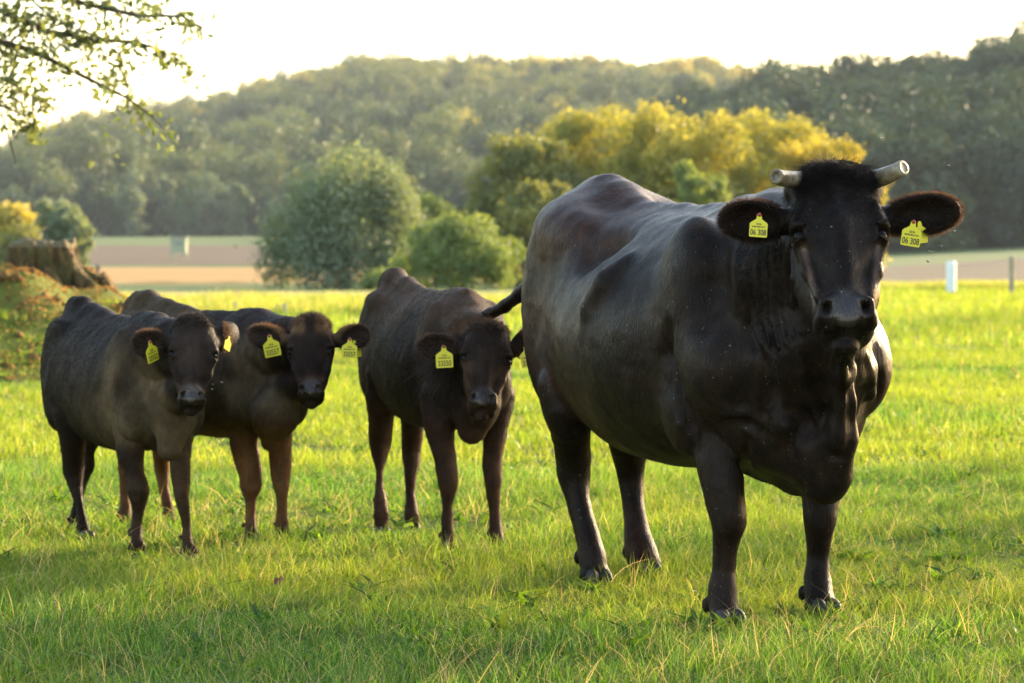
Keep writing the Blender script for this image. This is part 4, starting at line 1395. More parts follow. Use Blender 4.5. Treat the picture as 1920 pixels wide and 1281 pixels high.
def crown_mesh(name, r, lobes, n, size, flat=.0, updir=.3, shell=.55):
    P, d, k = crown_points(r, n, lobes, shell)
    D = d * .6 + r.normal(size=d.shape) * .6 + np.array([0, 0, updir])
    sz = size * (.6 + .8 * r.random(n))
    V, F = leaf_cards(P, D, sz, r)
    me = mesh_np(name, V, F, smooth=False)
    zz = (P[:, 2] - P[:, 2].min()) / (np.ptp(P[:, 2]) + 1e-6)
    lv = np.clip(r.random(len(lobes))[k] * .50 + .25 * r.random(n) + .30 * zz + .30 * vnoise(P, 14 / (np.ptp(P[:, 2]) + .1), 4) - .05, 0, 1)
    set_leafvar(me, lv)
    return me

def limb_mesh(name, segs, ns=7):
    """segs: list of polylines [(p, r), ...] as tapered tubes"""
    V, F = [], []
    for line in segs:
        prev = None
        for i, (p, rad) in enumerate(line):
            p = np.asarray(p, float)
            q = np.asarray(line[min(i + 1, len(line) - 1)][0], float) - np.asarray(line[max(i - 1, 0)][0], float)
            q = nrm(q + 1e-6)
            x1 = nrm(np.cross(q, (.3, .9, .2))); x2 = np.cross(q, x1)
            s = len(V)
            for j in range(ns):
                th = 2 * math.pi * j / ns
                V.append(p + (x1 * math.cos(th) + x2 * math.sin(th)) * rad)
            if prev is not None:
                for j in range(ns):
                    F.append((prev + j, prev + (j + 1) % ns, s + (j + 1) % ns, s + j))
            prev = s
    return mesh_np(name, np.array(V), np.array(F))

M_BARK = None
def bark():
    global M_BARK
    if M_BARK is None:
        M = Mat('bark')
        co = M.coord('Object')
        n = M.noise(co, 9, 5, .65, (1, 1, .25))
        M.pbr(Base_Color=M.ramp(n, [(.3, (.035, .026, .018)), (.7, (.13, .10, .075))]), Roughness=.9, Specular_IOR_Level=.2, Normal=M.bump(n, .8, .03))
        M_BARK = M.m
    return M_BARK

def tree_thing(name, label, cat, loc, lobes, n, size, mat, seed, trunk_h, trunk_r, group=None, updir=.3, shell=.55):
    r = np.random.default_rng(seed)
    root = empty(name, loc)
    prop(root, label, cat, group)
    segs = [[((0, 0, -.4), trunk_r * 1.25), ((.02 * trunk_h, 0, trunk_h * .5), trunk_r), ((0, .02, trunk_h), trunk_r * .8)]]
    for lb in sorted(lobes, key=lambda q: -q[3])[:9]:
        c = np.array(lb[:3]); m = c * .5 + np.array([0, 0, trunk_h * .45])
        segs.append([((0, 0, trunk_h * .85), trunk_r * .5), (m, trunk_r * .32), (c, trunk_r * .12)])
    link('trunk', limb_mesh('trunk', segs), bark(), root)
    link('crown', crown_mesh('crown', r, lobes, n, size, updir=updir, shell=shell), mat, root)
    return root

# geometry-nodes scatter of prototype meshes on a point cloud (for uncountable things only)
def scatter(name, pts, rot, scale, pick, protos, tint, kind='stuff', label=None, cat=None):
    col = bpy.data.collections.new(name + '_kinds')
    for i, (me, mat) in enumerate(protos):
        if len(me.materials) == 0: me.materials.append(mat)
        o = bpy.data.objects.new('%s_kind_%02d' % (name, i), me)
        col.objects.link(o)
    me = bpy.data.meshes.new(name)
    me.vertices.add(len(pts))
    me.vertices.foreach_set('co', np.asarray(pts, np.float32).ravel())
    def at_(n, t, k, v):
        a = me.attributes.new(n, t, 'POINT'); a.data.foreach_set(k, np.asarray(v).ravel())
    at_('rot', 'FLOAT_VECTOR', 'vector', np.asarray(rot, np.float32))
    at_('scl', 'FLOAT_VECTOR', 'vector', np.asarray(scale, np.float32))
    at_('pick', 'INT', 'value', np.asarray(pick, np.int32))
    at_('tint', 'FLOAT', 'value', np.asarray(tint, np.float32))
    o = link(name, me)
    prop(o, label, cat, kind=kind)
    ng = bpy.data.node_groups.new(name, 'GeometryNodeTree')
    ng.interface.new_socket('Geometry', in_out='INPUT', socket_type='NodeSocketGeometry')
    ng.interface.new_socket('Geometry', in_out='OUTPUT', socket_type='NodeSocketGeometry')
    N, L = ng.nodes, ng.links
    gi = N.new('NodeGroupInput'); go = N.new('NodeGroupOutput')
    ci = N.new('GeometryNodeCollectionInfo')
    ci.inputs['Collection'].default_value = col
    ci.inputs['Separate Children'].default_value = True
    ci.inputs['Reset Children'].default_value = True
    io = N.new('GeometryNodeInstanceOnPoints')
    io.inputs['Pick Instance'].default_value = True
    def named(n, t):
        a = N.new('GeometryNodeInputNamedAttribute'); a.data_type = t; a.inputs['Name'].default_value = n
        return a.outputs['Attribute']
    L.new(gi.outputs[0], io.inputs['Points'])
    L.new(ci.outputs[0], io.inputs['Instance'])
    L.new(named('pick', 'INT'), io.inputs['Instance Index'])
    er = N.new('FunctionNodeEulerToRotation')
    L.new(named('rot', 'FLOAT_VECTOR'), er.inputs[0])
    L.new(er.outputs[0], io.inputs['Rotation'])
    L.new(named('scl', 'FLOAT_VECTOR'), io.inputs['Scale'])
    L.new(io.outputs[0], go.inputs[0])
    md = o.modifiers.new('scatter', 'NODES'); md.node_group = ng
    return o
# ------------------------------------------------------------------ grass
def grass_mat():
    M = Mat('grass_blade')
    lv = M.attr('leafvar').outputs['Fac']
    tint = M.attr('tint', 'INSTANCER').outputs['Fac']
    rnd = M.n('ShaderNodeObjectInfo').outputs['Random']
    col = M.ramp(lv, [(.0, (.022, .070, .008)), (.35, (.070, .175, .016)), (.65, (.130, .270, .030)), (.80, (.270, .400, .080)), (.86, (.40, .31, .13)), (1, (.55, .42, .24))])
    sun_tinted = M.mix(tint, col, (.33, .36, .028))  # yellow of sunlit grass put into the blade colour by tint
    col = M.mix(.5, col, sun_tinted)
    col = M.mix(M.math('MULTIPLY', rnd, .35), col, M.mix(1.0, col, (.7, .8, .7), 'MULTIPLY'))
    d = M.n('ShaderNodeBsdfDiffuse'); M.l(col, d.inputs['Color'])
    t = M.n('ShaderNodeBsdfTranslucent'); M.l(M.mix(1.0, col, (1.5, 1.35, .7), 'MULTIPLY'), t.inputs['Color'])
    mx = M.n('ShaderNodeMixShader'); mx.inputs[0].default_value = .5
    M.l(d.outputs[0], mx.inputs[1]); M.l(t.outputs[0], mx.inputs[2])
    g = M.n('ShaderNodeBsdfGlossy'); g.inputs['Roughness'].default_value = .42
    m2 = M.n('ShaderNodeMixShader'); m2.inputs[0].default_value = .03
    M.l(mx.outputs[0], m2.inputs[1]); M.l(g.outputs[0], m2.inputs[2])
    M.l(m2.outputs[0], M.out.inputs['Surface'])
    return M.m

def blade_patch(name, r, n, size, h, w, lean=.35, dry=.06, segs=3):
    """n curved blades on a square of side size"""
    x = (r.random(n) - .5) * size; y = (r.random(n) - .5) * size
    a = r.random(n) * 6.283
    H = h * (.35 + .9 * r.random(n) ** 1.3)
    ld = r.random(n) * 6.283; ln = lean * (.2 + 1.5 * r.random(n))
    Wd = w * (.6 + .8 * r.random(n))
    V = np.zeros((n, 2 * segs + 1, 3)); t = np.linspace(0, 1, segs + 1)
    for i in range(segs + 1):
        cx = x + np.cos(ld) * ln * H * t[i] ** 2; cy = y + np.sin(ld) * ln * H * t[i] ** 2
        cz = H * (t[i] - .28 * np.minimum(ln, 1.4) * t[i] ** 2)
        ww = Wd * (1 - t[i]) ** .6 * .5 if i < segs else 0 * Wd
        if i < segs:
            V[:, 2 * i] = np.stack([cx - np.cos(a) * ww, cy - np.sin(a) * ww, cz], 1)
            V[:, 2 * i + 1] = np.stack([cx + np.cos(a) * ww, cy + np.sin(a) * ww, cz], 1)
        else:
            V[:, 2 * segs] = np.stack([cx, cy, cz], 1)
    k = 2 * segs + 1
    tri = []
    for i in range(segs - 1):
        b = 2 * i
        tri += [(b, b + 1, b + 3), (b, b + 3, b + 2)]
    b = 2 * (segs - 1)
    tri += [(b, b + 1, b + 2)]
    F = (np.arange(n)[:, None, None] * k + np.array(tri)[None]).reshape(-1, 3)
    me = mesh_np(name, V.reshape(-1, 3), F, smooth=True)
    lv = r.random(n) * .8
    d = r.random(n) < dry
    lv[d] = .86 + .14 * r.random(d.sum())
    at_ = me.attributes.new('leafvar', 'FLOAT', 'POINT')
    at_.data.foreach_set('value', np.repeat(lv, k).astype(np.float32))
    return me

def build_grass():
    r = np.random.default_rng(77)
    gm = grass_mat()
    def zone(name, y0, y1, cell, protos, label, hvar, dens=1.0, halfw=lambda y: .20 * y + 1.7, smul=1.0, keep=None, tup=0.0):
        P = []
        ny = int((y1 - y0) / cell)
        for i in range(ny):
            y = y0 + (i + .5) * cell
            hw = halfw(y)
            nx = int(2 * hw / cell)
            xs = -hw + (np.arange(nx) + .5) * cell
            P.append(np.stack([xs, np.full(nx, y)], 1))
        P = np.concatenate(P)
        if dens < 1: P = P[r.random(len(P)) < dens]
        if keep is not None: P = P[keep(P[:, 0], P[:, 1])]
        P = P + (r.random(P.shape) - .5) * cell * .9
        z = ground_z(P[:, 0], P[:, 1])
        pts = np.stack([P[:, 0], P[:, 1], z - .004], 1)
        n = len(P)
        rot = np.zeros((n, 3)); rot[:, 2] = r.random(n) * 6.283
        rot[:, 0] = r.normal(size=n) * .06
        tuft = vnoise(pts * [1, 1, 0], 2.3, 3) * .5 + vnoise(pts * [1, 1, 0], 6.5, 4) * .5
        sc = np.clip(1 + hvar * tuft + .12 * r.normal(size=n), .35, 2.2) * smul
        scl = np.stack([np.full(n, 1.0), np.full(n, 1.0), sc], 1) * (.9 + .25 * r.random((n, 1)))
        tint = np.clip(.45 + tup + .5 * vnoise(pts * [1, 1, 0], 1.1, 8) + .25 * vnoise(pts * [1, 1, 0], 4.5, 9) + .12 * r.normal(size=n), 0, 1)
        pick = r.integers(0, len(protos), n)
        return scatter(name, pts, rot, scl, pick, [(p, gm) for p in protos], tint, label=label, cat='grass')
    near = [blade_patch('near_blades', r, 120, .18, .066, .0032, 1.0, .10, 4) for _ in range(8)]
    zone('grass', 7.4, 17.0, .125, near, 'short green pasture grass in the foreground around the hooves', .80)
    mid = [blade_patch('mid_blades', r, 130, .36, .072, .0062, .75, .10, 3) for _ in range(7)]
    zone('grass', 17.0, 34.0, .26, mid, 'sunlit pasture grass behind the calves', .65, tup=.25,  # tup paints extra sunlit yellow into these blades
         keep=lambda x, y: (mound_z(x, y) < .10) | ((vnoise(np.stack([x, y, 0 * x], 1), 3.0, 17) > .0) & (mound_z(x, y) < .62)))
    far = [blade_patch('far_blades', r, 120, .80, .13, .013, .4, .12, 2) for _ in range(6)]
    zone('grass', 34.0, 80.0, .62, far, 'yellow green meadow grass running back to the fence posts', .6, tup=.3, keep=lambda x, y: (x > .025 * y) | (y < 54))  # far blades painted yellower still, as sunlit
    # broad leaved weeds between the tufts
    wd = [blade_patch('weed_leaves', r, 13, .05, .055, .016, 1.7, .0, 4) for _ in range(5)]
    n = 520
    y = 8.2 + 12 * r.random(n) ** 1.4; x = (r.random(n) * 2 - 1) * (.158 * y + .3)
    scatter('weeds', np.stack([x, y, ground_z(x, y) + .012], 1), np.stack([0 * x, 0 * x, r.random(n) * 6.28], 1),
            np.ones((n, 3)) * (.6 + .8 * r.random((n, 1))), r.integers(0, 5, n), [(p, gm) for p in wd], r.random(n) * .4, label='small broad leaved weeds low among the pasture grass', cat='weeds')
    # long bleached stalks and bent blades among the near grass
    st = [blade_patch('stalks', r, 5, .12, .17, .0022, .9, 1.0, 5) for _ in range(6)]
    n = 900
    y = 8.3 + (15 - 8.3) * r.random(n) ** 1.3; x = (r.random(n) * 2 - 1) * (.158 * y + .3)
    keep = vnoise(np.stack([x, y, 0 * x], 1), 3.5, 14) > -.25
    x, y = x[keep], y[keep]; n = len(x)
    scatter('dry_stalks', np.stack([x, y, ground_z(x, y)], 1), np.stack([r.normal(size=n) * .25, r.normal(size=n) * .25, r.random(n) * 6.28], 1),
            np.ones((n, 3)) * (.5 + .6 * r.random((n, 1))), r.integers(0, 6, n), [(p, gm) for p in st], np.zeros(n), label='bleached dry grass stalks among the short green grass', cat='dry grass')
    # tall unmown edge beyond the meadow
    tall = [blade_patch('tall_blades', r, 160, .9, .42, .016, .35, .35, 3) for _ in range(5)]
    n = 700
    x = 6.6 + 8.0 * r.random(n); y = 73 + 4.0 * r.random(n)
    x2 = -7.5 + 9.5 * r.random(620); y2 = 47 + 9.5 * r.random(620)
    x = np.concatenate([x, x2]); y = np.concatenate([y, y2]); n = len(x)
    scatter('tall_grass', np.stack([x, y, ground_z(x, y)], 1), np.stack([0 * x, 0 * x, r.random(n) * 6.28], 1),
            np.ones((n, 3)) * (.30 + .4 * r.random((n, 1))) , r.integers(0, 5, n), [(p, gm) for p in tall], r.random(n) * .8 + .2, label='tall yellow grass along the far edge of the meadow', cat='tall grass')

# ------------------------------------------------------------------ woods and trees
def build_woods():
    r = np.random.default_rng(31)
    floor = field_mat('forest_floor', (.030, .038, .018), (.045, .055, .022), .02, (1, 1, 1))
    hill_mesh('far_hill', hill_far, (-.42, .42), np.concatenate([np.linspace(682, 1500, 44), np.linspace(1540, 2300, 10)]), floor)
    hill_mesh('near_hill', hill_near, (.030, .45), np.concatenate([np.linspace(418, 700, 30), np.linspace(710, 800, 6)]), floor)
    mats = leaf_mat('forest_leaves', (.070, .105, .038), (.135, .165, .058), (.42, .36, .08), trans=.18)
    mats2 = leaf_mat('shaded_forest_leaves', (.036, .062, .022), (.075, .105, .036), (.20, .20, .05), trans=.12)  # darker copy of the forest leaves, the hill's shade put into the colour
    protos = []
    for i in range(7):
        q = np.random.default_rng(500 + i)
        if i < 5:
            lobes = make_lobes(q, 17, 11 + 2 * q.random(), 2.0, 11)
            me = crown_mesh('forest_tree', q, lobes, 2600, .95, updir=.5, shell=.72)
        else:   # slender conifers
            lobes = [(0, 0, 2 + k * 2.0, 3.0 * (1 - k / 10.5), 3.0 * (1 - k / 10.5), 1.4) for k in range(9)]
            me = crown_mesh('forest_fir', q, lobes, 1200, .8, updir=-.1, shell=.6)
        protos.append((me, mats))
    protos2 = [(m_.copy(), mats2) for m_, _ in protos]
    for m_, _ in protos2: m_.materials.clear()
    def forest(name, fn, n, ylo, yhi, xlo, xhi, label, hs, seed, keep=None, bias=1.0, tintf=None):
        q = np.random.default_rng(seed)
        y = ylo + (yhi - ylo) * q.random(n) ** bias
        k = xlo + (xhi - xlo) * q.random(n)
        x = k * y
        if keep is not None:
            m = keep(x, y); x, y, k = x[m], y[m], k[m]
        n = len(x)
        pts = np.stack([x, y, fn(x, y) - .8], 1)
        sc = hs * (.60 + .30 * q.random(n) + .45 * q.random(n) ** 3)
        tn = vnoise(np.stack([x, y, 0 * x], 1), .012, 5)
        pick = np.where(q.random(n) < .06, 5 + (q.random(n) < .5), q.integers(0, 5, n))
        tint = tintf(x, y, q)
        scatter(name, pts, np.stack([0 * x, 0 * x, q.random(n) * 6.28], 1), np.stack([sc, sc, sc * (.85 + .35 * q.random(n))], 1),
                pick, protos if name == 'far_forest' else protos2, tint, label=label, cat='forest')
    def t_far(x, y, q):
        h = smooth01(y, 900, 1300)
        return np.clip(.12 + .75 * h * q.random(len(x)) + .8 * h * (vnoise(np.stack([x, y, 0 * x], 1), .02, 6) > .1) * q.random(len(x)) + (q.random(len(x)) < .05) * .6, 0, 1)  # sunlit gold put into the crown colour higher up the hill
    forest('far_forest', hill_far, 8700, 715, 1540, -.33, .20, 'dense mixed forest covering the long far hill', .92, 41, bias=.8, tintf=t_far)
    t_near = lambda x, y, q: np.clip(.12 * q.random(len(x)), 0, 1)
    forest('near_forest', hill_near, 2700, 428, 725, .036, .30, 'forest on the steeper hill at the right, shade put into its green', .74, 42,
           keep=lambda x, y: hill_near(x, y) > -1.5, tintf=t_near)
    # the front row of the far forest: trees that can be told apart
    kinds = []
    for i in range(4):
        q = np.random.default_rng(900 + i)
        lobes = make_lobes(q, 17, (8.5, 7, 10, 6)[i], 1.0, 12)
        kinds.append((crown_mesh('crown', q, lobes, 2200, .9, updir=.5, shell=.65),
                      limb_mesh('trunk', [[((0, 0, -1), .35), ((0, 0, 6), .28), ((0, 0, 12), .12)]])))
    fm = [leaf_mat('edge_leaves_green', (.080, .125, .048), (.145, .195, .075), (.2, .2, .06), objvar=False, trans=.35),
          leaf_mat('edge_leaves_pale', (.160, .195, .105), (.235, .270, .150), (.2, .2, .06), objvar=False, trans=.35),
          leaf_mat('edge_leaves_dark', (.030, .055, .026), (.060, .090, .038), (.2, .2, .06), objvar=False, trans=.35),
          leaf_mat('edge_leaves_gold', (.20, .16, .04), (.26, .20, .05), (.2, .2, .06), objvar=False, trans=.4)]
    words = ['mid green', 'pale grey green', 'dark green', 'golden leaved']
    spots = [(30, 0), (75, 2), (120, 0), (165, 2), (205, 0), (248, 1), (275, 2), (310, 1), (345, 0), (385, 1), (412, 1), (450, 0), (478, 2), (505, 0)]
    hs = [1.0, .95, .8, 1.1, 1.05, 1.15, .9, 1.1, .95, 1.1, 1.05, 1.0, .9, .85]
    place = ['above the golden bush', 'above the stump', 'right of the stump', 'above the distant walker', 'right of the walker', 'left of the hide', 'just left of the hide', 'directly above the hide',
             'just right of the hide', 'left of the widest pair', 'right half of the widest pair', 'right of the widest pair', 'left of the round willow', 'touching the round willow']
    for i, (px, kd) in enumerate(spots):
        p = at(px, 440, 704 + 6 * math.sin(i * 2.1)); p[2] = -.9
        root = empty('forest_edge_tree', p, rotz=i * 1.3)
        prop(root, '%s tree at the far forest foot, %s' % (words[kd], place[i]), 'tree', 'trees along the front edge of the far forest')
        cm, tm = kinds[i % 4]
        c = bpy.data.objects.new('crown', cm.copy() if False else cm); COL.objects.link(c); c.parent = root
        if len(cm.materials) == 0: cm.materials.append(fm[0])
        c.material_slots[0].link = 'OBJECT'; c.material_slots[0].material = fm[kd]
        link('trunk', tm, bark(), root)
        root.scale = (hs[i] * .80, hs[i] * .80, hs[i] * .80)

    # ---------- trees of the valley
    wl_ = leaf_mat('willow_leaves', (.150, .190, .105), (.275, .315, .180), (.2, .2, .06), objvar=False, trans=.4)
    wl2 = leaf_mat('bright_willow_leaves', (.13, .19, .045), (.23, .27, .07), (.2, .2, .06), objvar=False, trans=.45)
    ywl = leaf_mat('maple_leaves', (.13, .16, .035), (.50, .42, .06), (.2, .2, .06), objvar=False, trans=.5)
    olv = leaf_mat('olive_leaves', (.11, .135, .04), (.30, .28, .06), (.2, .2, .06), objvar=False, trans=.42)
    gld = leaf_mat('golden_leaves', (.24, .23, .04), (.55, .43, .06), (.2, .2, .06), objvar=False, trans=.5)
    drk = leaf_mat('dark_leaves', (.020, .026, .012), (.045, .042, .018), (.2, .2, .06), objvar=False, trans=.25)
    def T(name, label, cat, px, base_py, top_py, wpx, Y, mat, seed, n, leaf, nl=16, z0=.03, grp=None, trunk=None, updir=.3, lobes=None):
        p = at(px, 440, Y); z = float(ground_z(p[0], Y)); p[2] = z
        H = at(px, top_py, Y)[2] - z
        Wm = wpx / FPX * Y
        q = np.random.default_rng(seed)
        lb = make_lobes(q, H, Wm, H * z0, nl) if lobes is None else lobes(H, Wm, q)
        return tree_thing(name, label, cat, p, lb, n, leaf, mat, seed + 1, H * .35, H * .035 if trunk is None else trunk, grp, updir)
    def dome(H, W, q):
        out = []
        for i in range(46):
            a = q.random() * 6.283; u = q.random() ** .8
            z = H * (.10 + .80 * u)
            env = W * .5 * math.sqrt(max(.02, 1 - ((u - .25) / .80) ** 2)) * .86
            s = W * (.085 + .06 * q.random())
            out.append((math.cos(a) * env, math.sin(a) * env, z, s, s, s * (1.2 + .5 * q.random())))
        out.append((0, 0, H * .45, W * .36, W * .36, H * .38))
        return out
    T('willow_tree', 'round grey green willow standing in the valley behind the middle calf', 'tree', 648, 548, 306, 292, 106, wl_, 11, 46000, .14, lobes=dome, updir=.6)
    T('willow_tree', 'pale green bush tree close at the right of the round willow', 'tree', 815, 545, 362, 95, 118, wl2, 12, 7000, .15, nl=12)
    T('dark_tree', 'small dark brown tree crown showing over the round willow', 'tree', 764, 540, 312, 66, 150, drk, 13, 5000, .18, nl=9)
    T('willow_bush', 'yellow green spreading bush between the willow and the large cow', 'bush', 868, 560, 420, 220, 88, wl2, 14, 18000, .11, nl=22)
    T('low_bush', 'low light green bush behind the hip of the reddish calf', 'bush', 712, 560, 520, 80, 84, wl2, 15, 3500, .09, nl=9)
    grp = 'row of golden trees behind the cow'
    T('maple_tree', 'olive green tree at the left end of the golden row behind the cow', 'tree', 985, 560, 268, 230, 126, olv, 16, 26000, .17, nl=30, grp=grp)
    T('maple_tree', 'tall golden topped tree directly above the back of the cow', 'tree', 1120, 560, 226, 320, 132, ywl, 17, 36000, .17, nl=40, grp=grp)
    T('maple_tree', 'broad golden tree between the back and the head of the cow', 'tree', 1275, 560, 228, 320, 128, ywl, 18, 36000, .17, nl=40, grp=grp)
    T('maple_tree', 'yellow tree directly behind the head and left horn of the cow', 'tree', 1420, 560, 232, 310, 134, ywl, 19, 36000, .17, nl=40, grp=grp)
    T('maple_tree', 'golden tree at the right end of the row beside the right horn', 'tree', 1535, 560, 274, 220, 130, gld, 20, 22000, .17, nl=30, grp=grp)
    T('green_tree', 'green round tree low in front of the golden trees near the cow ear', 'tree', 1310, 560, 312, 150, 116, wl2, 21, 10000, .16, nl=14)
    T('olive_tree', 'dark olive tree under the golden row just behind the rump of the cow', 'tree', 1010, 560, 350, 190, 112, olv, 22, 14000, .16, nl=18)
    T('small_tree', 'grey green tree behind the stump with a pale upright top', 'tree', 118, 560, 388, 128, 140, wl_, 23, 12000, .19, nl=16)
    T('golden_bush', 'bright yellow round bush at the left edge above the stump', 'bush', 28, 560, 386, 96, 150, gld, 24, 7000, .18, nl=10, z0=.55)
    T('small_tree', 'dull green bush at the left edge under the bright yellow bush', 'bush', 18, 560, 428, 120, 132, olv, 25, 7000, .17, nl=12)

def build_overhang():
    """the tree on the left whose leafy twigs hang into the picture"""
    r = np.random.default_rng(66)
    M_leaf = leaf_mat('ash_leaves', (.070, .100, .034), (.17, .19, .06), (.2, .2, .06), objvar=False, trans=.6)
    Y0 = 24.0
    base = np.array([-7.6, 25.5, 0.0])
    root = empty('overhanging_tree', base)
    prop(root, 'tree at the left edge whose leafy twigs hang into the top left corner', 'tree')
    def A(px, py, dy=0.0):
        return at(px, py, Y0 + dy)
    top = np.array([-7.2, 25.2, 4.6])
    main = [(base - (0, 0, .3), .26), (base + (.1, 0, 1.6), .21), (base + (.25, -.1, 3.2), .17), (top, .12), (top + (.3, .2, 1.6), .07), (top + (.2, .5, 3.0), .03)]
    segs = [main]
    twigs = []
    def branch(pts, r0, r1, leaves=True):
        n = len(pts)
        line = [(np.asarray(p), .55 * (r0 + (r1 - r0) * i / (n - 1))) for i, p in enumerate(pts)]
        segs.append(line)
        if leaves: twigs.append([p for p, _ in line])
    s1 = base + (.2, -.05, 2.6); s2 = base + (.3, -.1, 3.4)
    branch([s2, A(-120, -150, .5), A(20, -60), A(150, 5), A(260, 30, -.2), A(340, 30, -.3), A(378, 50, -.3)], .07, .008)
    branch([s2, A(-100, -40, .8), A(0, 20), A(90, 60), A(190, 75), A(260, 80), A(300, 95), A(320, 120)], .06, .008)
    branch([s1, A(-150, 10), A(-30, 70), A(60, 95), A(130, 130), A(190, 160), A(240, 185), A(280, 215), A(310, 245)], .06, .006)
    branch([s1, A(-140, 80, .3), A(-40, 130), A(10, 150), A(60, 180), A(90, 195)], .04, .006)
    branch([A(-60, 60), A(0, 110), A(20, 80), A(60, 40), A(110, 20)], .03, .006)
    branch([s1, A(-120, 150), A(-30, 190), A(10, 200), A(40, 215), A(75, 245)], .04, .006)
    branch([A(-30, 190), A(5, 220), A(18, 262), A(30, 308)], .02, .010, False)
    branch([A(-30, -80), A(40, -20), A(80, 20), A(130, 50), A(150, 90)], .03, .005)
    branch([A(130, 50), A(190, 70), A(230, 110), A(215, 150), A(230, 170)], .015, .004)
    branch([A(-90, -120), A(60, -60), A(180, -30), A(290, 0), A(300, 22)], .03, .005)
    branch([A(300, 95), A(335, 115), A(352, 138), A(360, 155)], .008, .003)
    branch([A(0, 110), A(30, 120), A(45, 150), A(30, 170)], .01, .003)
    # rest of the crown, outside the picture
    for k in range(16):
        a = r.random() * 6.283
        e = top + np.array([math.cos(a) * 2.2, math.sin(a) * 2.2, .2 + 2.6 * r.random()])
        if e[0] > -5.0: e[0] = -5.0 - r.random()
        branch([top + (0, 0, r.random()), (top + e) / 2 + (0, 0, .3), e], .05, .008)
    link('trunk', limb_mesh('trunk', [main]), bark(), root, -base)
    link('branches', limb_mesh('branches', segs[1:], 6), bark(), root, -base)
    P, D = [], []
    for tw in twigs:
        pts = np.array(tw)
        L = np.linalg.norm(np.diff(pts, axis=0), axis=1)
        cum = np.concatenate([[0], np.cumsum(L)])
        n = int(cum[-1] * 40)
        s = cum[-1] * (.12 + .88 * r.random(n)); 
        c = np.stack([np.interp(s, cum, pts[:, i]) for i in range(3)], 1)
        # leaflets on short side shoots
        off = r.normal(size=(n, 3)) * np.array([.11, .16, .09]) * (.4 + 1.0 * (vnoise(c, 9, 4) > -.1))[:, None]
        for j in range(6):
            P.append(c + off * (.3 + .25 * j) + r.normal(size=(n, 3)) * .035 + np.array([0, 0, -.012 * j])); D.append(r.normal(size=(n, 3)) + np.array([0, -.4, .5]))
    P = np.concatenate(P); D = np.concatenate(D)
    V, F = leaf_cards(P - base, D, .048 + .038 * r.random(len(P)), r, .5)
    me = mesh_np('leaves', V, F, smooth=False); set_leafvar(me, r.random(len(P)))
    o = link('leaves', me, M_leaf, root); o['kind'] = 'stuff'

# ------------------------------------------------------------------ stump, posts and small things
def build_stump():
    c = np.array([-4.22, 29.6, 0.0]); c[2] = float(ground_z(c[0], c[1]))
    root = empty('tree_stump', c)
    prop(root, 'weathered sawn tree stump on the earth mound at the left', 'stump')
    H = at(90, 455, 29.6)[2] - c[2]
    G = Field()
    G.chain([(0, 0, -.25), (0, 0, .02), (0, 0, H * .45), (.0, 0, H + .1)], [.48, .39, .315, .275], k=.05)
    for a, ln, w, h in ((-2.4, .34, .085, .20), (-1.75, .22, .06, .26), (-1.2, .20, .055, .16), (-.6, .26, .075, .30), (-3.0, .42, .09, .22), (.4, .3, .08, .2), (1.4, .3, .08, .2), (2.3, .3, .08, .2)):
        d = np.array([math.cos(a), math.sin(a), 0])
        G.chain([d * .24 + (0, 0, h + .12), d * .34 + (0, 0, h * .6), d * (.38 + ln * .5) + (0, 0, .03), d * (.44 + ln) + (0, 0, -.18)], [w * .5, w * .8, w, w * .7], k=.05)
    for x, z0_, z1_, r_ in ((-.20, .14, H * .95, .035), (.02, .20, H * .98, .060), (.17, .16, H * .85, .030), (-.07, .05, H * .55, .03), (.25, .05, H * .5, .03)):
        yy = -math.sqrt(max(.01, .33 ** 2 - x * x))
        G.chain([(x, yy - .02, z0_), (x * .95, yy + .03, z1_)], [r_, r_ * .8], k=.03, carve=True)
    G.add(lambda p: (H - .012 * np.sin(p[:, 0] * 16) - .02 * np.sin(p[:, 0] * 37 + p[:, 1] * 21)) - p[:, 2], (-.6, -.6, H - .06), (.6, .6, H + .5), .012, True)
    V, Fq = G.mesh(.011, lambda p, v: v + .010 * vnoise(p * [1, 1, .22], 55, 91) + .006 * vnoise(p * [1, 1, .3], 120, 92) + .012 * vnoise(p, 14, 93))
    M = Mat('stump_wood')
    co = M.coord('Object')
    n = M.noise(co, 14, 6, .7, (1, 1, .18)); n2 = M.noise(co, 5, 4, .6)
    col = M.ramp(n, [(.30, (.016, .009, .005)), (.5, (.090, .055, .020)), (.75, (.28, .18, .07))])
    col = M.mix(M.ramp(n2, [(.5, 0), (.7, .8)]), col, (.10, .10, .03))
    M.pbr(Base_Color=col, Roughness=.9, Specular_IOR_Level=.2, Normal=M.bump(n, 1.0, .05))
    top = V[Fq].mean(1)[:, 2] > H - .045
    link('bark_side', mesh_np('side', V, Fq[~top]), M.m, root)
    link('sawn_top', mesh_np('top', V, Fq[top]), simple('sawn_wood', (.15, .11, .055), .8, .2, .5, 30, .5), root)

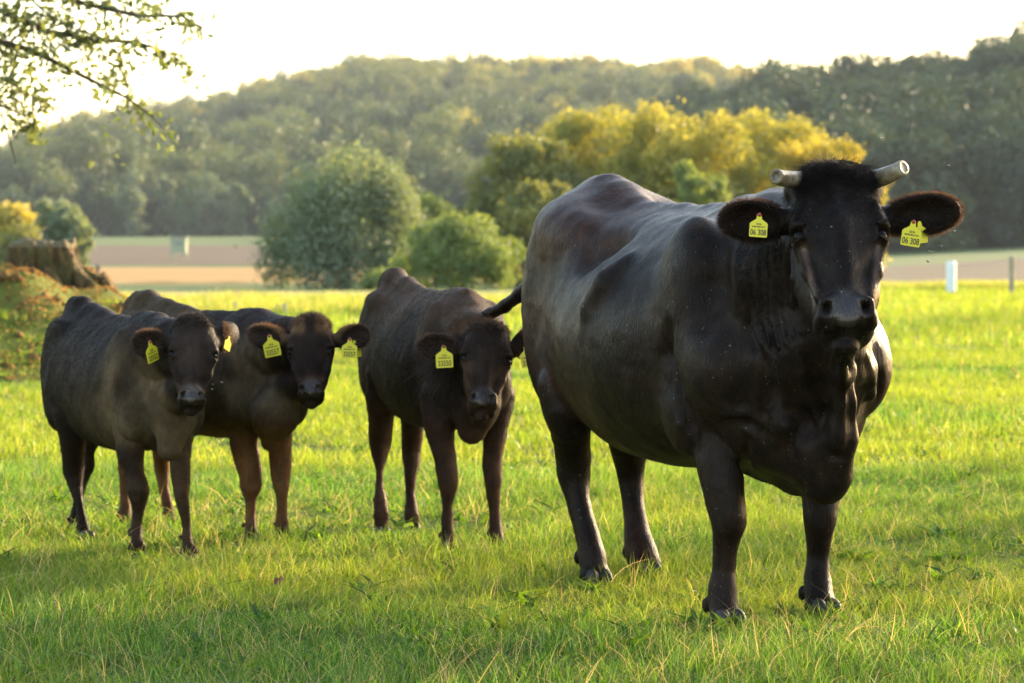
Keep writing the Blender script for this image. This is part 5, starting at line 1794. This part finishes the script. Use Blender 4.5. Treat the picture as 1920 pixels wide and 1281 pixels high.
def mound_cover():
    """earth clods, dead orange leaves and weeds on the mound"""
    r = np.random.default_rng(88)
    x = -6.8 + 4.4 * r.random(30000); y = 25.8 + 7.4 * r.random(30000)
    k = mound_z(x, y) > .03
    x, y = x[k], y[k]
    n = len(x)
    P = np.stack([x, y, ground_z(x, y) + .012 * r.random(n)], 1)
    m = Mat('dead_leaf')
    lv = m.attr('leafvar').outputs['Fac']
    col = m.ramp(lv, [(.0, (.20, .11, .04)), (.28, (.42, .22, .07)), (.54, (.58, .36, .10)), (.58, (.20, .25, .04)), (1, (.46, .45, .07))])
    d = m.n('ShaderNodeBsdfDiffuse'); m.l(col, d.inputs[0])
    t = m.n('ShaderNodeBsdfTranslucent'); m.l(col, t.inputs[0])
    mx = m.n('ShaderNodeMixShader'); mx.inputs[0].default_value = .4
    m.l(d.outputs[0], mx.inputs[1]); m.l(t.outputs[0], mx.inputs[2]); m.l(mx.outputs[0], m.out.inputs[0])
    V, F = leaf_cards(P, r.normal(size=(n, 3)) * .6 + np.array([.2, -.2, 1.0]), .02 + .035 * r.random(n), r, .6)
    me = mesh_np('leaf_litter', V, F, smooth=False)
    lvv = np.clip(.45 + .35 * vnoise(P, 2.6, 7) + .2 * r.normal(size=n), 0, 1)
    lvv = np.where(P[:, 2] > .48, lvv * .6, lvv)
    set_leafvar(me, lvv)
    o = link('leaf_litter', me, m.m); prop(o, 'orange dead leaves and low weeds over the earth mound, sunlight put into their colour', 'leaf litter', kind='stuff')
    # clods
    n = 500
    x = -6.4 + 3.7 * r.random(n); y = 26 + 5 * r.random(n)
    k = mound_z(x, y) > .1; x, y = x[k], y[k]
    V, F = [], []
    base = np.array([(1, 0, 0), (0, 1, 0), (-1, 0, 0), (0, -1, 0), (0, 0, 1), (0, 0, -1.0)])
    tri = [(0, 1, 4), (1, 2, 4), (2, 3, 4), (3, 0, 4), (1, 0, 5), (2, 1, 5), (3, 2, 5), (0, 3, 5)]
    for i in range(len(x)):
        s = .02 + .05 * r.random() ** 2
        b = len(V)
        for q in base: V.append(np.array([x[i], y[i], float(ground_z(x[i], y[i]))]) + q * s * (.7 + .6 * r.random(3)))
        F += [(a + b, c + b, d_ + b) for a, c, d_ in tri]
    o = link('earth_clods', mesh_np('earth_clods', np.array(V), np.array(F)), soil_mat()); prop(o, 'loose clods of brown earth on the mound', 'earth', kind='stuff')

def post(name, label, px, y0, y1, wpx, Y, mat, cap_=False, group=None):
    p = at(px, y1, Y); z = float(ground_z(p[0], Y))
    top = at(px, y0, Y)[2]; h = top - z; rad = wpx / FPX * Y / 2
    root = empty(name, (p[0], Y, z))
    prop(root, label, 'post', group)
    prof = [(-.1, rad), (h * .92, rad), (h * .97, rad * .93), (h, rad * .6), (h, .001)]
    V, F = [], []
    ns = 20
    for i, (zz, rr) in enumerate(prof):
        for j in range(ns):
            th = 2 * math.pi * j / ns
            V.append((rr * math.cos(th), rr * math.sin(th), zz))
    for i in range(len(prof) - 1):
        for j in range(ns):
            F.append((i * ns + j, i * ns + (j + 1) % ns, (i + 1) * ns + (j + 1) % ns, (i + 1) * ns + j))
    link('shaft', mesh_np('shaft', np.array(V), np.array(F)), mat, root)
    if cap_:
        f = Field(); f.ell((0, 0, 0), (rad * 1.25, rad * 1.25, .05), k=.01); V, Fq = f.mesh(.02)
        link('collar', mesh_np('collar', V, Fq), simple('post_foot', (.12, .09, .06), .9), root, (0, 0, .06))
    return root

def build_small():
    white = simple('white_paint', (.78, .78, .76), .5, .4, .12, 8)
    wood = simple('grey_wood', (.36, .29, .20), .85, .2, .3, 12, .4)
    post('marker_post', 'stout white marker post at the right edge of the meadow', 1783, 490, 551, 18, 68, white, True)
    post('fence_post', 'thin weathered wooden post right of the white marker post', 1897, 480, 553, 10, 66, wood)
    post('fence_post', 'short pale post standing beyond the backs of the two left calves', 441, 566, 590, 9, 48, wood)
    post('fence_post', 'short yellowish post seen between the two left calves heads', 534, 569, 600, 8, 47, wood)
    post('fence_post', 'small yellowish post just left of the one above the tan calf', 519, 572, 600, 6, 48, wood)
    # sagging wire between the two right posts
    a = at(1783, 497, 68); b = at(1897, 486, 66); c = at(2100, 486, 64)
    line = []
    for t in np.linspace(0, 1, 12):
        line.append((a * (1 - t) + b * t - np.array([0, 0, .05 * 4 * t * (1 - t)]), .004))
    line += [(c, .004)]
    o = link('fence_wire', limb_mesh('fence_wire', [line], 5), simple('wire', (.3, .3, .3), .4)); prop(o, 'thin wire strung from the white post to the wooden post', 'wire')
    # pale booth far out on the brown field
    p = at(336, 499, 372); z = float(ground_z(p[0], 372))
    root = empty('hunting_hide', (p[0], 372, z))
    prop(root, 'small pale green raised hide standing on the brown field', 'hide')
    w = 1.7; h = 2.5
    pale = simple('pale_green_boards', (.34, .36, .22), .8, .2, .2, 4)
    def box(name, x0, x1, y0, y1, z0, z1, mat):
        V = [(x, y, zz) for zz in (z0, z1) for y in (y0, y1) for x in (x0, x1)]
        F = [(0, 2, 3, 1), (4, 5, 7, 6), (0, 1, 5, 4), (2, 6, 7, 3), (0, 4, 6, 2), (1, 3, 7, 5)]
        return link(name, mesh_np(name, V, F, smooth=False), mat, root)
    box('cabin', -.85, .85, -.8, .8, .7, 2.35, pale)
    box('roof', -1.0, 1.0, -.95, .95, 2.353, 2.45, simple('roof_felt', (.30, .31, .26), .8))
    box('window', -.5, .5, -.812, -.803, 1.55, 2.0, simple('hide_window', (.22, .25, .2), .3))
    for sx in (-1, 1):
        for sy in (-1, 1):
            box('leg', sx * .75 - .09, sx * .75 + .09, sy * .7 - .09, sy * .7 + .09, -.2, .697, pale)
    # a walker far away on the stubble
    p = at(183, 527, 215); z = float(ground_z(p[0], 215))
    root = empty('person', (p[0], 215, z))
    prop(root, 'person in dark clothes standing far off on the yellow stubble field', 'person')
    s = .52
    f = Field()
    for q in (-1, 1):
        f.chain([(q * .09, 0, .9), (q * .11, .02, .48), (q * .12 + .03, -.01 * q, .08), (q * .12 + .03, -.12, .04)], [.10, .07, .05, .045], k=.03)
        f.chain([(q * .19, 0, 1.42), (q * .26, .02, 1.13), (q * .24, -.08, .88)], [.06, .05, .04], k=.03)
    f.chain([(0, 0, .92), (0, .01, 1.2), (0, 0, 1.42)], [.15, .15, .16], k=.05)
    f.chain([(0, 0, 1.45), (0, -.01, 1.58)], [.06, .06], k=.03); f.ell((0, -.01, 1.66), (.085, .10, .12), k=.02)
    V, Fq = f.mesh(.03)
    dark = simple('dark_clothes', (.05, .035, .05), .8)
    o = link('body', mesh_np('body', V, Fq), dark, root)
    f = Field(); f.ell((0, .01, 1.71), (.095, .11, .10), k=.02); V, Fq = f.mesh(.02)
    link('hair', mesh_np('hair', V, Fq), simple('dark_hair', (.03, .02, .015), .6), root)
    root.scale = (s, s, s)
    # a fallen leaf in the foreground grass
    g = ground_at(519, 1092, .045)
    V, F = leaf_cards(np.array([[0, 0, 0], [.012, .004, .006]]), np.array([[.2, -.8, .5], [-.4, -.6, .6]]), np.array([.055, .045]), r0 := np.random.default_rng(5), .6)
    o = link('fallen_leaf', mesh_np('fallen_leaf', V, F, smooth=False), simple('dead_red_leaf', (.20, .05, .025), .6), None, g)
    prop(o, 'single curled red brown dead leaf in the foreground grass', 'leaf')
    # flies
    r = np.random.default_rng(3)
    fm = simple('fly_wings', (.55, .48, .36), .4)
    fb = simple('fly_body', (.04, .035, .03), .4)
    spots = [((1553, 141), 'high over the forest left of the right horn'), ((1530, 172), 'below the topmost one over the forest'), ((1655, 260), 'just above the right horn'),
             ((1778, 312), 'against the forest beyond the right horn'), ((1788, 435), 'just right of the right ear tip'), ((1805, 457), 'upper right one over the white post'), ((1763, 463), 'right of and below the right ear tag'),
             ((1746, 473), 'over the white marker post, left one'), ((1740, 491), 'lowest of those left of the white post'), ((399, 722), 'beside the muzzle of the leftmost calf'),
             ((417, 718), 'before the shoulder of the tan fronted calf'), ((398, 731), 'lower one at the leftmost calf muzzle'), ((1436, 1068), 'low between the front legs of the cow')]
    body = Field(); body.ell((0, 0, 0), (.0022, .0045, .002), k=.001); bV, bF = body.mesh(.0009, pad=.003)
    bme = mesh_np('fly_body', bV, bF)
    wme = mesh_np('fly_wings', [(0, 0, .001), (.007, -.003, .004), (.008, .002, .005), (.001, .003, .001), (0, 0, .001), (-.001, .003, .001), (-.008, .002, .005), (-.007, -.003, .004)], [(0, 1, 2, 3), (4, 5, 6, 7)], smooth=False)
    for (px, py), w in spots:
        d = 9.3 if px > 900 else 11.6
        root = empty('fly', at(px, py, d + .2 * r.random()), r.random() * 6)
        prop(root, 'tiny pale fly in the air, ' + w, 'fly', 'flies in the air around the cattle')
        link('body', bme, fb, root); link('wings', wme, fm, root)

def build_shade_trees():
    """trees standing just right of the frame, between the low sun and the foreground"""
    lm = leaf_mat('shade_tree_leaves', (.045, .065, .018), (.10, .12, .03), (.2, .2, .06), objvar=False, trans=.4)
    sx, sy = math.sin(math.radians(SUN_AZ)), math.cos(math.radians(SUN_AZ))
    for i, (tx, ty, d, h, w, n, lab) in enumerate(SHADE):
        p = np.array([tx + sx * d, ty + sy * d, 0.0])
        p[2] = float(ground_z(p[0], p[1]))
        q = np.random.default_rng(700 + i)
        tree_thing('pasture_tree', lab, 'tree', p, make_lobes(q, h, w, h * .22, 12), n, .16, lm, 710 + i, h * .4, .22, 'pasture trees outside the frame on the right')

def build_haze():
    x, y0, y1, z0, z1 = 1100, -30, 2400, -8, 140
    V = [(a, b, c) for c in (z0, z1) for b in (y0, y1) for a in (-x, x)]
    F = [(0, 2, 3, 1), (4, 5, 7, 6), (0, 1, 5, 4), (2, 6, 7, 3), (0, 4, 6, 2), (1, 3, 7, 5)]
    m = bpy.data.materials.new('haze'); m.use_nodes = True
    nt = m.node_tree; nt.nodes.clear()
    out = nt.nodes.new('ShaderNodeOutputMaterial'); v = nt.nodes.new('ShaderNodeVolumePrincipled')
    v.inputs['Color'].default_value = (.80, .88, 1.0, 1)
    v.inputs['Density'].default_value = HAZE
    nt.links.new(v.outputs[0], out.inputs['Volume'])
    o = link('haze', mesh_np('haze', V, F, smooth=False), m); prop(o, kind='stuff')
    o.display_type = 'WIRE'
# ------------------------------------------------------------------ assemble
CH = .0062          # cell of the cow's surface mesh
FUR = 1.0
HAZE = .00008
SHADE = [
    (1.6, 10.0, 24, 8.5, 7.0, 5600, 'leafy pasture tree out of frame right shading the cow'),
    (1.0, 5.5, 22, 9.0, 8.0, 1700, 'thin leaved pasture tree out of frame right shading the foreground'),
    (5.5, 42, 30, 9.0, 8.0, 8000, 'leafy pasture tree out of frame shading the middle of the meadow'),
]
build_land()
build_woods()
build_haze()
build_overhang()
build_shade_trees()
build_stump()
mound_cover()
build_grass()
build_small()
build_cow()
for _c in CALVES:
    build_calf(_c)
